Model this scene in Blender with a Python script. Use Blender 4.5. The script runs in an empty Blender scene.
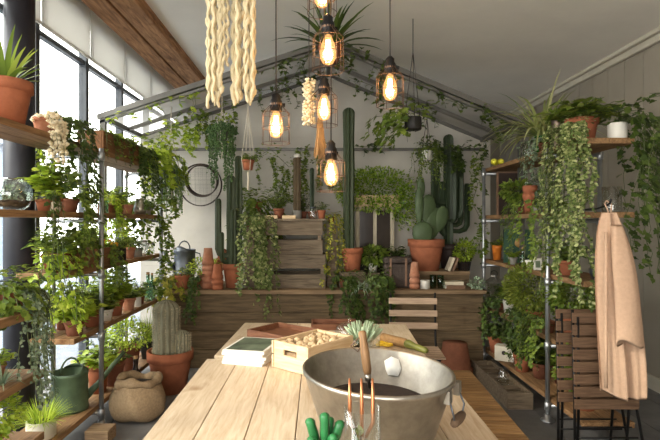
import bpy, math, random
from math import sin, cos, pi, radians, sqrt
from mathutils import Vector, Matrix

C = bpy.context.scene.collection
RND = random.Random(11)
U = RND.uniform

# ---------------------------------------------------------------- materials
def lin(c):
    r = []
    for v in c:
        v = v / 255.0
        r.append(v / 12.92 if v <= 0.04045 else ((v + 0.055) / 1.055) ** 2.4)
    return (r[0], r[1], r[2], 1.0)

def newmat(name):
    m = bpy.data.materials.new(name); m.use_nodes = True
    nt = m.node_tree; nt.nodes.clear()
    out = nt.nodes.new('ShaderNodeOutputMaterial')
    return m, nt, out

def N(nt, t, **kw):
    n = nt.nodes.new(t)
    for k, v in kw.items():
        setattr(n, k, v)
    return n

def ramp(nt, fac, cols, pos=None):
    r = N(nt, 'ShaderNodeValToRGB')
    e = r.color_ramp.elements
    n = len(cols)
    pos = pos or [i / (n - 1) for i in range(n)]
    while len(e) < n: e.new(0.5)
    for i in range(n):
        e[i].position = pos[i]; e[i].color = cols[i]
    nt.links.new(fac, r.inputs[0])
    return r.outputs[0]

def principled(nt, out, col=None, rough=.6, metal=0, spec=.5):
    b = N(nt, 'ShaderNodeBsdfPrincipled')
    b.inputs['Roughness'].default_value = rough
    b.inputs['Metallic'].default_value = metal
    b.inputs['Specular IOR Level'].default_value = spec
    if col is not None:
        nt.links.new(col, b.inputs['Base Color'])
    nt.links.new(b.outputs[0], out.inputs[0])
    return b

def pm(name, c, rough=.6, metal=0, var=.18, scale=9, bump=0, c2=None, isl=0, spec=.4):
    m, nt, out = newmat(name)
    tc = N(nt, 'ShaderNodeTexCoord'); no = N(nt, 'ShaderNodeTexNoise')
    no.inputs['Scale'].default_value = scale; no.inputs['Detail'].default_value = 6
    no.inputs['Roughness'].default_value = .65
    nt.links.new(tc.outputs['Object'], no.inputs['Vector'])
    a = lin(c)
    if c2 is None:
        lo = tuple(x * (1 - var) for x in a[:3]) + (1,); hi = tuple(min(1, x * (1 + var)) for x in a[:3]) + (1,)
    else:
        lo = a; hi = lin(c2)
    col = ramp(nt, no.outputs[0], [lo, hi], [.3, .7])
    if isl:
        g = N(nt, 'ShaderNodeNewGeometry'); hs = N(nt, 'ShaderNodeHueSaturation')
        mr = N(nt, 'ShaderNodeMapRange'); mr.inputs[3].default_value = 1 - isl; mr.inputs[4].default_value = 1 + isl
        nt.links.new(g.outputs['Random Per Island'], mr.inputs[0]); nt.links.new(mr.outputs[0], hs.inputs['Value'])
        nt.links.new(col, hs.inputs['Color']); col = hs.outputs[0]
    b = principled(nt, out, col, rough, metal, spec)
    if bump:
        bp = N(nt, 'ShaderNodeBump'); bp.inputs['Strength'].default_value = bump; bp.inputs['Distance'].default_value = .01
        nt.links.new(no.outputs[0], bp.inputs['Height']); nt.links.new(bp.outputs[0], b.inputs['Normal'])
    return m

def wood(name, c1, c2, axis='y', scale=5, rough=.65, isl=.18, bump=.15, stretch=14, knots=True):
    m, nt, out = newmat(name)
    tc = N(nt, 'ShaderNodeTexCoord'); mp = N(nt, 'ShaderNodeMapping')
    s = [stretch] * 3; s['xyz'.index(axis)] = 1.2
    mp.inputs['Scale'].default_value = s
    g = N(nt, 'ShaderNodeNewGeometry')
    ad = N(nt, 'ShaderNodeVectorMath', operation='ADD')
    sc = N(nt, 'ShaderNodeMath', operation='MULTIPLY'); sc.inputs[1].default_value = 13.0
    nt.links.new(g.outputs['Random Per Island'], sc.inputs[0])
    nt.links.new(tc.outputs['Object'], ad.inputs[0]); nt.links.new(sc.outputs[0], ad.inputs[1])
    nt.links.new(ad.outputs[0], mp.inputs[0])
    no = N(nt, 'ShaderNodeTexNoise'); no.inputs['Scale'].default_value = scale
    no.inputs['Detail'].default_value = 8; no.inputs['Roughness'].default_value = .6; no.inputs['Distortion'].default_value = .6
    nt.links.new(mp.outputs[0], no.inputs['Vector'])
    a, b_ = lin(c1), lin(c2)
    mid = tuple((a[i] + b_[i]) / 2 for i in range(3)) + (1,)
    col = ramp(nt, no.outputs[0], [a, mid, b_], [.32, .5, .68])
    if knots:
        n2 = N(nt, 'ShaderNodeTexNoise'); n2.inputs['Scale'].default_value = 4.5; n2.inputs['Detail'].default_value = 2
        nt.links.new(ad.outputs[0], n2.inputs['Vector'])
        k = ramp(nt, n2.outputs[0], [(1, 1, 1, 1), (1, 1, 1, 1), (.55, .42, .3, 1)], [0, .66, .78])
        mx = N(nt, 'ShaderNodeMix', data_type='RGBA', blend_type='MULTIPLY'); mx.inputs[0].default_value = 1
        nt.links.new(col, mx.inputs[6]); nt.links.new(k, mx.inputs[7]); col = mx.outputs[2]
    hs = N(nt, 'ShaderNodeHueSaturation'); mr = N(nt, 'ShaderNodeMapRange')
    mr.inputs[3].default_value = 1 - isl; mr.inputs[4].default_value = 1 + isl
    nt.links.new(g.outputs['Random Per Island'], mr.inputs[0]); nt.links.new(mr.outputs[0], hs.inputs['Value'])
    nt.links.new(col, hs.inputs['Color'])
    b = principled(nt, out, hs.outputs[0], rough, 0, .3)
    bp = N(nt, 'ShaderNodeBump'); bp.inputs['Strength'].default_value = bump; bp.inputs['Distance'].default_value = .01
    nt.links.new(no.outputs[0], bp.inputs['Height']); nt.links.new(bp.outputs[0], b.inputs['Normal'])
    return m

def leafm(name, c1, c2, c3=None, tr=.3, rough=.45):
    m, nt, out = newmat(name)
    g = N(nt, 'ShaderNodeNewGeometry')
    cols = [lin(c1), lin(c2)] + ([lin(c3)] if c3 else [])
    col = ramp(nt, g.outputs['Random Per Island'], cols)
    b = N(nt, 'ShaderNodeBsdfPrincipled'); b.inputs['Roughness'].default_value = rough
    b.inputs['Specular IOR Level'].default_value = .35
    t = N(nt, 'ShaderNodeBsdfTranslucent'); mx = N(nt, 'ShaderNodeMixShader'); mx.inputs[0].default_value = tr
    hs = N(nt, 'ShaderNodeHueSaturation'); hs.inputs['Value'].default_value = 1.7; hs.inputs['Hue'].default_value = .48
    nt.links.new(col, hs.inputs['Color']); nt.links.new(hs.outputs[0], t.inputs[0])
    nt.links.new(col, b.inputs['Base Color'])
    nt.links.new(b.outputs[0], mx.inputs[1]); nt.links.new(t.outputs[0], mx.inputs[2]); nt.links.new(mx.outputs[0], out.inputs[0])
    return m

def glassm(name, tint=(1, 1, 1), refl=.12, rough=.02):
    m, nt, out = newmat(name)
    t = N(nt, 'ShaderNodeBsdfTransparent'); t.inputs[0].default_value = (*tint, 1)
    g = N(nt, 'ShaderNodeBsdfGlossy'); g.inputs['Roughness'].default_value = rough
    lw = N(nt, 'ShaderNodeLayerWeight'); lw.inputs[0].default_value = .25
    mt = N(nt, 'ShaderNodeMath', operation='MULTIPLY_ADD'); mt.inputs[1].default_value = .4; mt.inputs[2].default_value = refl * .3
    nt.links.new(lw.outputs['Facing'], mt.inputs[0])
    mx = N(nt, 'ShaderNodeMixShader')
    nt.links.new(mt.outputs[0], mx.inputs[0]); nt.links.new(t.outputs[0], mx.inputs[1]); nt.links.new(g.outputs[0], mx.inputs[2])
    nt.links.new(mx.outputs[0], out.inputs[0])
    return m

def frosted(name, c, alpha=.55):
    m, nt, out = newmat(name)
    tc = N(nt, 'ShaderNodeTexCoord'); no = N(nt, 'ShaderNodeTexNoise'); no.inputs['Scale'].default_value = 2.5
    no.inputs['Detail'].default_value = 5
    nt.links.new(tc.outputs['Object'], no.inputs['Vector'])
    a = lin(c)
    col = ramp(nt, no.outputs[0], [tuple(x * .75 for x in a[:3]) + (1,), a], [.35, .65])
    d = N(nt, 'ShaderNodeBsdfPrincipled'); d.inputs['Roughness'].default_value = .35
    t = N(nt, 'ShaderNodeBsdfTransparent'); t2 = N(nt, 'ShaderNodeBsdfTranslucent')
    nt.links.new(col, d.inputs['Base Color']); nt.links.new(col, t2.inputs[0])
    m1 = N(nt, 'ShaderNodeMixShader'); m1.inputs[0].default_value = .45
    nt.links.new(d.outputs[0], m1.inputs[1]); nt.links.new(t2.outputs[0], m1.inputs[2])
    m2 = N(nt, 'ShaderNodeMixShader'); m2.inputs[0].default_value = 1 - alpha
    nt.links.new(m1.outputs[0], m2.inputs[1]); nt.links.new(t.outputs[0], m2.inputs[2]); nt.links.new(m2.outputs[0], out.inputs[0])
    return m

def emit(name, c, s):
    m, nt, out = newmat(name)
    e = N(nt, 'ShaderNodeEmission'); e.inputs[0].default_value = (*c, 1); e.inputs[1].default_value = s
    nt.links.new(e.outputs[0], out.inputs[0]); return m

def bulbglass():
    m, nt, out = newmat('bulb_glass')
    t = N(nt, 'ShaderNodeBsdfTransparent'); t.inputs[0].default_value = (1, .9, .75, 1)
    e = N(nt, 'ShaderNodeEmission'); e.inputs[0].default_value = (1, .48, .16, 1); e.inputs[1].default_value = .5
    a = N(nt, 'ShaderNodeAddShader')
    nt.links.new(t.outputs[0], a.inputs[0]); nt.links.new(e.outputs[0], a.inputs[1])
    g = N(nt, 'ShaderNodeBsdfGlossy'); g.inputs['Roughness'].default_value = .03
    mx = N(nt, 'ShaderNodeMixShader'); mx.inputs[0].default_value = .06
    nt.links.new(a.outputs[0], mx.inputs[1]); nt.links.new(g.outputs[0], mx.inputs[2]); nt.links.new(mx.outputs[0], out.inputs[0])
    return m

M = {}
M['table'] = wood('table_boards', (182, 158, 128), (210, 192, 166), 'y', 4, .6, .14, .1)
M['tablefar'] = wood('table_boards_pale', (190, 166, 134), (214, 196, 168), 'y', 4, .6, .12, .1)
M['bench'] = wood('bench_slats', (134, 100, 64), (172, 138, 96), 'x', 5, .6, .2, .15)
M['scaff'] = wood('scaffold_boards', (112, 82, 54), (160, 124, 86), 'y', 4, .75, .15, .2)
M['sleeper'] = wood('sleeper_boards', (78, 64, 46), (120, 100, 74), 'x', 3, .85, .2, .35)
M['ledge'] = wood('ledge_boards', (112, 90, 66), (150, 124, 94), 'x', 3, .75, .1, .2)
M['crate'] = wood('crate_boards', (84, 72, 58), (134, 118, 98), 'x', 4, .85, .25, .35)
M['palecrate'] = wood('pale_pine', (196, 166, 126), (222, 198, 162), 'x', 4, .6, .08, .08)
M['palecratey'] = wood('pale_pine_y', (196, 166, 126), (222, 198, 162), 'y', 4, .6, .08, .08)
M['tray'] = wood('tray_wood', (98, 62, 44), (136, 92, 66), 'x', 5, .5, .1, .1)
M['beam'] = wood('beam_wood', (104, 72, 48), (184, 136, 96), 'y', 3, .85, .15, .4, 10)
M['trough'] = wood('trough_wood', (110, 76, 50), (150, 108, 74), 'y', 5, .8, .2, .3)
M['paleslat'] = wood('pale_slats', (150, 126, 104), (184, 158, 134), 'x', 5, .6, .1, .1)
M['chairslat'] = wood('chair_slats', (84, 62, 46), (118, 92, 70), 'x', 5, .6, .12, .15)
M['handle'] = wood('handle_wood', (112, 82, 54), (150, 114, 78), 'z', 6, .5, .1, .1)
M['block'] = wood('timber_block', (120, 96, 72), (170, 142, 110), 'x', 4, .8, .1, .2)
M['oldframe'] = wood('old_frame', (150, 140, 120), (196, 186, 164), 'z', 5, .8, .15, .3)
M['terra'] = pm('terracotta', (158, 96, 68), .85, 0, .18, 14, .1, spec=.2)
M['terradark'] = pm('terracotta_dark', (124, 78, 58), .88, 0, .2, 14, .15, spec=.2)
M['terraold'] = pm('terracotta_weathered', (156, 96, 68), .9, 0, .3, 9, .2, c2=(190, 142, 116), spec=.2)
M['white'] = pm('white_glaze', (222, 218, 208), .4, 0, .06)
M['cream'] = pm('cream_paint', (206, 198, 180), .6, 0, .08)
M['blackpot'] = pm('black_plastic', (36, 34, 32), .5)
M['greypot'] = pm('grey_clay', (128, 124, 116), .75, 0, .15, 10, .1)
M['greenglaze'] = pm('green_glaze', (44, 104, 44), .2, 0, .25, 8)
M['yellowglaze'] = pm('yellow_glaze', (206, 176, 60), .4)
M['orangeglaze'] = pm('orange_glaze', (196, 112, 40), .5)
M['tin'] = pm('galvanised_tin', (164, 158, 148), .36, .95, .2, 22, .03)
M['tindark'] = pm('aged_zinc', (96, 100, 106), .45, .8, .25, 14, .05)
M['copper'] = pm('copper', (196, 128, 86), .3, .9)
M['copperdull'] = pm('copper_dull', (116, 100, 88), .4, .8, .3, 6)
M['cangreen'] = pm('can_green', (86, 104, 78), .5, .2, .25, 10, .05)
M['pipe'] = pm('steel_pipe', (168, 170, 172), .35, .85, .15, 12)
M['blackmetal'] = pm('black_metal', (26, 25, 25), .45, .5)
M['cage'] = pm('cage_wire', (112, 88, 72), .45, .8)
M['alum'] = pm('greenhouse_alloy', (104, 102, 97), .45, .5, .1)
M['darkframe'] = pm('window_frame_paint', (62, 66, 72), .5)
M['column'] = pm('column_paint', (44, 44, 50), .5, .1, .2, 5)
M['soil'] = pm('soil', (46, 34, 26), .98, 0, .4, 40, .6)
M['wall'] = pm('wall_paint', (158, 149, 134), .8, 0, .05, 3)
M['ceil'] = pm('ceiling_plaster', (240, 234, 224), .9, 0, .04, 2, .03)
M['floor'] = pm('floor_concrete', (92, 90, 90), .5, 0, .2, 3, .06, c2=(122, 120, 118))
M['blind'] = None
M['sack'] = pm('burlap', (150, 126, 96), .95, 0, .2, 60, .5)
M['linen'] = pm('peach_linen', (184, 152, 126), .95, 0, .08, 50, .2)
M['rope'] = pm('pale_rope', (200, 184, 148), .95, 0, .15, 30, .3)
M['jute'] = pm('jute_twine', (162, 128, 86), .95, 0, .25, 40, .4)
M['cord'] = pm('macrame_cord', (214, 204, 184), .95, 0, .1)
M['flex'] = pm('lamp_cord', (52, 46, 42), .6)
M['olive'] = pm('olive_plastic', (104, 106, 46), .4)
M['yellow'] = pm('yellow_plastic', (214, 176, 40), .4)
M['paper'] = pm('paper', (226, 222, 212), .8, 0, .05, 6, isl=.06)
M['covergreen'] = pm('magazine_cover', (26, 32, 24), .4, 0, .5, 9, c2=(120, 132, 110))
M['bookgreen'] = pm('book_green', (40, 70, 50), .5)
M['bookgold'] = pm('book_motif', (150, 116, 62), .5)
M['bookcream'] = pm('book_cream', (196, 184, 160), .6)
M['bookbrown'] = pm('book_brown', (120, 92, 72), .6)
M['dark'] = pm('dark_panel', (52, 40, 36), .6, 0, .2)
M['wicker'] = pm('dark_wicker', (64, 54, 48), .8, 0, .4, 60, .6)
M['stone'] = pm('stone', (196, 172, 136), .85, 0, .2, 20, .2, isl=.25)
M['lemon'] = pm('lemon', (214, 206, 60), .5)
M['cactus'] = pm('cactus_green', (58, 68, 44), .6, 0, .25, 14)
M['cactusdark'] = pm('cactus_dark', (44, 56, 36), .55, 0, .25, 14)
M['cactusgrey'] = pm('cactus_grey', (130, 126, 104), .8, 0, .2, 18)
M['cactusbrown'] = pm('cactus_brown', (92, 78, 58), .85, 0, .25, 16)
M['spine'] = pm('spines', (196, 182, 150), .8)
M['pad'] = pm('pad_green', (74, 90, 58), .55, 0, .2, 10)
M['brightcactus'] = pm('bright_succulent', (36, 104, 54), .4, 0, .35, 20)
M['pearl'] = leafm('pearl_leaf', (66, 96, 52), (110, 140, 84), tr=.1)
M['pearlpale'] = leafm('pale_pearl', (110, 140, 90), (160, 180, 120), tr=.15)
M['petal'] = leafm('cream_petal', (226, 216, 184), (244, 238, 216), tr=.25)
M['flower'] = leafm('yellow_flower', (206, 150, 40), (226, 184, 60), tr=.2)
M['lf_dark'] = leafm('leaf_dark', (46, 62, 28), (70, 90, 38), (98, 116, 54), .28)
M['lf_mid'] = leafm('leaf_mid', (72, 94, 36), (104, 126, 48), (136, 152, 66), .36)
M['lf_lime'] = leafm('leaf_lime', (108, 136, 40), (148, 172, 56), (184, 200, 84), .45)
M['lf_grey'] = leafm('leaf_grey', (84, 102, 80), (120, 136, 108), (150, 162, 134), .2)
M['lf_var'] = leafm('leaf_variegated', (70, 90, 46), (116, 132, 72), (184, 186, 132), .3)
M['lf_yel'] = leafm('leaf_yellowing', (84, 108, 42), (160, 160, 60), (196, 184, 84), .3)
M['lf_pale'] = leafm('leaf_pale', (140, 160, 130), (180, 196, 166), tr=.2)
M['lf_spider'] = leafm('leaf_spider', (108, 124, 70), (156, 164, 104), (196, 196, 142), .35)
M['stem'] = pm('stem', (84, 92, 54), .8)
M['bark'] = pm('bark', (92, 72, 54), .9)
M['glass'] = glassm('clear_glass', (.97, .98, .97), .25)
M['gglass'] = glassm('green_glass', (.55, .72, .6), .25)
M['winglass'] = glassm('window_glass', (.98, 1, 1), .08)
M['water'] = glassm('terrarium_water', (.9, .93, .9), .2)
M['poly'] = frosted('frosted_panel', (226, 224, 220), .42)
M['darkglass'] = pm('dark_pane', (50, 42, 36), .15, 0, .2)
M['filament'] = emit('filament', (1, .62, .24), 26)
M['bulb'] = bulbglass()
def blindm():
    m, nt, out = newmat('blind_fabric')
    d = N(nt, 'ShaderNodeBsdfDiffuse'); d.inputs[0].default_value = (.8, .79, .76, 1)
    t = N(nt, 'ShaderNodeBsdfTranslucent'); t.inputs[0].default_value = (.8, .79, .76, 1)
    mx = N(nt, 'ShaderNodeMixShader'); mx.inputs[0].default_value = .4
    nt.links.new(d.outputs[0], mx.inputs[1]); nt.links.new(t.outputs[0], mx.inputs[2]); nt.links.new(mx.outputs[0], out.inputs[0])
    return m
M['blind'] = blindm()
def sheetm():
    m, nt, out = newmat('translucent_sheet')
    tc = N(nt, 'ShaderNodeTexCoord'); no = N(nt, 'ShaderNodeTexNoise'); no.inputs['Scale'].default_value = 2; no.inputs['Detail'].default_value = 5
    nt.links.new(tc.outputs['Object'], no.inputs['Vector'])
    col = ramp(nt, no.outputs[0], [lin((208, 203, 194)), lin((232, 228, 220))], [.3, .7])
    d = N(nt, 'ShaderNodeBsdfDiffuse'); t = N(nt, 'ShaderNodeBsdfTranslucent')
    nt.links.new(col, d.inputs[0]); nt.links.new(col, t.inputs[0])
    mx = N(nt, 'ShaderNodeMixShader'); mx.inputs[0].default_value = .45
    nt.links.new(d.outputs[0], mx.inputs[1]); nt.links.new(t.outputs[0], mx.inputs[2]); nt.links.new(mx.outputs[0], out.inputs[0])
    return m
M['sheet'] = sheetm()

# ---------------------------------------------------------------- mesh builder
def V(*a): return Vector(a)
def rv(r=1.0):
    while True:
        v = V(U(-1, 1), U(-1, 1), U(-1, 1))
        if .05 < v.length < 1: return v.normalized() * r

IVY = [(0, 0), (-.08, .26), (.12, .5), (.32, .34), (.58, .44), (.7, .2), (1, 0)]
OVAL = [(0, 0), (.18, .3), (.45, .46), (.75, .28), (1, 0)]
HEART = [(0, 0), (-.1, .3), (.15, .52), (.5, .42), (.8, .18), (1, 0)]
RHOMB = [(0, 0), (.42, .5), (1, 0)]
SLIM = [(0, 0), (.3, .5), (.7, .36), (1, 0)]
SH = dict(ivy=IVY, oval=OVAL, heart=HEART, rhomb=RHOMB, slim=SLIM)

class MB:
    def __init__(s): s.v = []; s.f = []; s.mi = []; s.cur = 0
    def add(s, vs, fs):
        b = len(s.v); s.v.extend([tuple(p) for p in vs])
        for f in fs: s.f.append(tuple(i + b for i in f)); s.mi.append(s.cur)
    def box(s, x0, x1, y0, y1, z0, z1, mt=None):
        vs = [V(x, y, z) for z in (z0, z1) for y in (y0, y1) for x in (x0, x1)]
        if mt is not None: vs = [mt @ p for p in vs]
        s.add(vs, [(0, 2, 3, 1), (4, 5, 7, 6), (0, 1, 5, 4), (2, 6, 7, 3), (0, 4, 6, 2), (1, 3, 7, 5)])
        return s
    def tube(s, pts, r, n=6, cap=True, ribs=0, ribd=.2):
        pts = [Vector(p) for p in pts]
        if not hasattr(r, '__len__'): r = [r] * len(pts)
        up = V(0, 0, 1); vs = []; fs = []; a = None
        nn = ribs * 2 if ribs else n
        for i, p in enumerate(pts):
            t = pts[min(i + 1, len(pts) - 1)] - pts[max(i - 1, 0)]
            if t.length < 1e-9: t = V(0, 0, 1)
            t.normalize()
            if a is None:
                a = t.cross(V(1, 0, 0) if abs(t.x) < .8 else V(0, 1, 0)).normalized()
            a = (a - t * a.dot(t)); a = a.normalized() if a.length > 1e-6 else t.orthogonal().normalized()
            b = t.cross(a)
            for k in range(nn):
                q = 2 * pi * k / nn; rr = r[i] * (1 - ribd * (k % 2) if ribs else 1)
                vs.append(p + (a * cos(q) + b * sin(q)) * rr)
        for i in range(len(pts) - 1):
            for k in range(nn):
                k2 = (k + 1) % nn
                fs.append((i * nn + k, i * nn + k2, (i + 1) * nn + k2, (i + 1) * nn + k))
        if cap:
            fs.append(tuple(range(nn - 1, -1, -1))); e = (len(pts) - 1) * nn; fs.append(tuple(e + k for k in range(nn)))
        s.add(vs, fs); return s
    def lathe(s, prof, n=20, loc=(0, 0, 0), mt=None, ell=(1, 1), cap=True):
        vs = []; fs = []
        for r, z in prof:
            for k in range(n):
                q = 2 * pi * k / n
                p = V(r * cos(q) * ell[0] + loc[0], r * sin(q) * ell[1] + loc[1], z + loc[2])
                vs.append(mt @ p if mt is not None else p)
        for i in range(len(prof) - 1):
            for k in range(n):
                k2 = (k + 1) % n
                fs.append((i * n + k, i * n + k2, (i + 1) * n + k2, (i + 1) * n + k))
        if cap and prof[0][0] > 1e-6: fs.append(tuple(range(n - 1, -1, -1)))
        e = (len(prof) - 1) * n
        if cap and prof[-1][0] > 1e-6: fs.append(tuple(e + k for k in range(n)))
        s.add(vs, fs); return s
    def blob(s, c, r, n=6, m=4, sc=(1, 1, 1)):
        pr = [(max(sin(pi * i / m), 1e-4) * r, -cos(pi * i / m) * r) for i in range(m + 1)]
        vs = []; fs = []
        for rr, z in pr:
            for k in range(n):
                q = 2 * pi * k / n; vs.append((c[0] + rr * cos(q) * sc[0], c[1] + rr * sin(q) * sc[1], c[2] + z * sc[2]))
        for i in range(m):
            for k in range(n):
                k2 = (k + 1) % n; fs.append((i * n + k, i * n + k2, (i + 1) * n + k2, (i + 1) * n + k))
        s.add(vs, fs); return s
    def octa(s, c, r, ln=1.0):
        c = Vector(c)
        vs = [c + V(r, 0, 0), c + V(0, r, 0), c + V(-r, 0, 0), c + V(0, -r, 0), c + V(0, 0, r * ln), c - V(0, 0, r * ln)]
        s.add(vs, [(0, 1, 4), (1, 2, 4), (2, 3, 4), (3, 0, 4), (1, 0, 5), (2, 1, 5), (3, 2, 5), (0, 3, 5)])
    def leaf(s, p, d, up, L, W, sh='oval', fold=.12, curl=.15):
        p = Vector(p); d = Vector(d)
        if d.length < 1e-6: d = V(0, 0, 1)
        d.normalize(); sd = d.cross(Vector(up))
        if sd.length < 1e-4: sd = d.orthogonal()
        sd.normalize(); n = sd.cross(d)
        o = SH[sh]; k = len(o)
        vs = []
        for u, w in o:
            vs.append(p + d * (u * L) + sd * (w * W) + n * (fold * w * W * 2 - curl * u * u * L))
        for u, w in o[-2:0:-1]:
            vs.append(p + d * (u * L) - sd * (w * W) + n * (fold * w * W * 2 - curl * u * u * L))
        c = len(vs); vs.append(p + d * (.42 * L) + n * (-curl * .18 * L))
        s.add(vs, [(i, (i + 1) % c, c) for i in range(c)])
    def blade(s, p, d, L, W, droop=.5, seg=5, up=V(0, 0, 1), fold=.2):
        p = Vector(p); d = Vector(d).normalized(); vs = []; fs = []
        sd = d.cross(up)
        if sd.length < 1e-3: sd = d.orthogonal()
        sd.normalize()
        for i in range(seg + 1):
            t = i / seg
            w = W * (1 - t) ** .7 * (.6 + .8 * min(t * 3, 1) * .5)
            n = sd.cross(d).normalized()
            vs += [p - sd * w + n * w * fold, p - n * 0, p + sd * w + n * w * fold]
            p = p + d * (L / seg)
            d = (d + V(0, 0, -droop / seg * (1 + t))).normalized()
        for i in range(seg):
            a = i * 3
            fs += [(a, a + 1, a + 4, a + 3), (a + 1, a + 2, a + 5, a + 4)]
        s.add(vs, fs)
    def build(s, name, m, parent=None, smooth=True, bevel=0, solid=0, sub=0, loc=None):
        me = bpy.data.meshes.new(name)
        me.from_pydata(s.v, [], s.f)
        ms = m if isinstance(m, (list, tuple)) else [m]
        for x in ms: me.materials.append(M[x] if isinstance(x, str) else x)
        if len(ms) > 1: me.polygons.foreach_set('material_index', s.mi)
        if smooth: me.polygons.foreach_set('use_smooth', [True] * len(s.f))
        me.update()
        o = bpy.data.objects.new(name, me); C.objects.link(o)
        if parent is not None: o.parent = parent
        if loc is not None: o.location = loc
        if bevel:
            b = o.modifiers.new('bevel', 'BEVEL'); b.width = bevel; b.segments = 2; b.limit_method = 'ANGLE'
        if solid:
            b = o.modifiers.new('solid', 'SOLIDIFY'); b.thickness = solid; b.offset = 0
        if sub:
            b = o.modifiers.new('sub', 'SUBSURF'); b.levels = sub; b.render_levels = sub
        return o

SEEN = {}
def tag(o, label, cat, group=None, kind=None):
    if label:
        o['label'] = label
        if label in SEEN and not (group and SEEN[label] == group): print('DUPLICATE LABEL', label)
        SEEN[label] = group
        if not 4 <= len(label.split()) <= 16: print('LABEL LENGTH', label)
    if cat: o['category'] = cat
    if group: o['group'] = group
    if kind: o['kind'] = kind
    return o
def thing(name, label, cat, loc, rz=0, group=None):
    o = bpy.data.objects.new(name, None); C.objects.link(o); o.empty_display_size = .05
    o.location = loc; o.rotation_euler = (0, 0, rz)
    return tag(o, label, cat, group)
def struct(o, label=None):
    o['kind'] = 'structure'
    if label: o['label'] = label
    return o

F, VX, VY, H = 500.0, 317.0, 221.0, 1.5     # focal length in pixels, vanishing point, eye height
def at(x, y, Y): return V((x - VX) * Y / F, Y, H - (y - VY) * Y / F)
def gp(x, y, z):
    Y = F * (H - z) / (y - VY); return V((x - VX) * Y / F, Y, z)

# ---------------------------------------------------------------- foliage generators (local coordinates, z0 = soil height)
def pot_prof(style, r, h):
    if style == 'rim':
        return [(r * .68, 0), (r * .9, h * .74), (r * .9, h * .76), (r, h * .77), (r, h), (r * .9, h), (r * .86, h * .84), (1e-4, h * .84)]
    if style == 'tall':
        return [(r * .75, 0), (r * .97, h * .8), (r * 1.02, h * .82), (r * 1.02, h), (r * .9, h), (r * .86, h * .8), (1e-4, h * .8)]
    if style == 'cyl':
        return [(r * .92, 0), (r, h * .08), (r, h * .96), (r * .97, h), (r * .88, h), (r * .87, h * .85), (1e-4, h * .85)]
    if style == 'belly':
        return [(r * .6, 0), (r * .9, h * .25), (r, h * .5), (r * .88, h * .8), (r * .78, h * .9), (r * .86, h), (r * .76, h), (r * .7, h * .86), (1e-4, h * .86)]
    return [(r * .7, 0), (r, h), (r * .9, h), (r * .88, h * .85), (1e-4, h * .85)]

def pot(root, style, r, h, m, n=20, name='pot'):
    MB().lathe(pot_prof(style, r, h), n).build(name, m, root)
    MB().lathe([(r * .86, h * .80), (r * .84, h * .875), (1e-4, h * .89)], 14).build('soil', 'soil', root)
    return h * .87

def stempath(a, R_, H_, z0, n=5, j=.02):
    d = V(cos(a), sin(a), 0); p = []
    for i in range(n + 1):
        t = i / n
        p.append(d * (R_ * t ** 1.5) + V(U(-j, j) * t, U(-j, j) * t, z0 + H_ * (t - .12 * t * t)))
    return p

def bush(R_, H_, n, L, sh='oval', m='lf_mid', w=.75, stems=True, per=7, sm='stem', droop=.15):
    def go(root, z0):
        f = MB(); s = MB()
        for i in range(int(n * 1.5)):
            a = U(0, 2 * pi); k = sqrt(U(.02, 1)) * 1.12; hh = H_ * 1.12 * U(.55, 1) * (1 - .4 * k * k)
            p = stempath(a, R_ * k, hh, z0 - .01)
            s.tube(p, .0022, 4, False)
            for j in range(per):
                t = (j + U(.2, 1)) / per; q = min(int(t * 5), 4); u = t * 5 - q
                c = p[q].lerp(p[q + 1], u)
                d = V(cos(a + U(-1.6, 1.6)), sin(a + U(-1.6, 1.6)), U(-droop, .5 - droop))
                f.leaf(c, d, V(U(-.4, .4), U(-.4, .4), 1), L * U(.6, 1.15), L * w * U(.8, 1.1), sh)
        s.build('stems', sm, root); f.build('foliage', m, root)
    return go

def trail(vines, L, sh='ivy', m='lf_mid', w=.85, per=26, z=0, crown=10, crownR=.08, jit=.03, sm='stem'):
    """vines: (angle, out, drop): over the rim, out by `out`, then hanging `drop`"""
    def go(root, z0):
        f = MB(); s = MB()
        for a, out, drop in vines:
            d = V(cos(a), sin(a), 0); sd = V(-sin(a), cos(a), 0)
            pts = [V(0, 0, z0), d * out * .5 + V(0, 0, z0 + .035), d * out * .85 + V(0, 0, z0 + .02), d * out + V(0, 0, z0 - .03)]
            k = max(3, int(drop / .07)); o = V(0, 0, 0)
            for i in range(1, k + 1):
                o = o + sd * U(-jit, jit) + d * U(-jit * .35, jit * .6)
                pts.append(d * out + o + V(0, 0, z0 - .03 - drop * i / k))
            s.tube(pts, .002, 4, False)
            tot = max(5, int((drop + out) * per * 1.3))
            for i in range(tot):
                t = U(.12, 1) * (len(pts) - 1); q = min(int(t), len(pts) - 2)
                c = pts[q].lerp(pts[q + 1], t - q) + rv(L * .35)
                b = a + U(-1.5, 1.5)
                f.leaf(c, V(cos(b), sin(b), U(-1.2, .1)), V(cos(a), sin(a), U(.2, 1)), L * U(.55, 1.15), L * w * U(.8, 1.1), sh)
        for i in range(crown * 3):
            b = U(0, 2 * pi); rr = crownR * sqrt(U(0, 1))
            f.leaf(V(cos(b) * rr, sin(b) * rr, z0 + U(.0, crownR * .9)), V(cos(b), sin(b), U(-.3, .6)), V(U(-.3, .3), U(-.3, .3), 1), L * U(.7, 1.1), L * w, sh)
        s.build('stems', sm, root); f.build('foliage', m, root)
    return go

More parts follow.
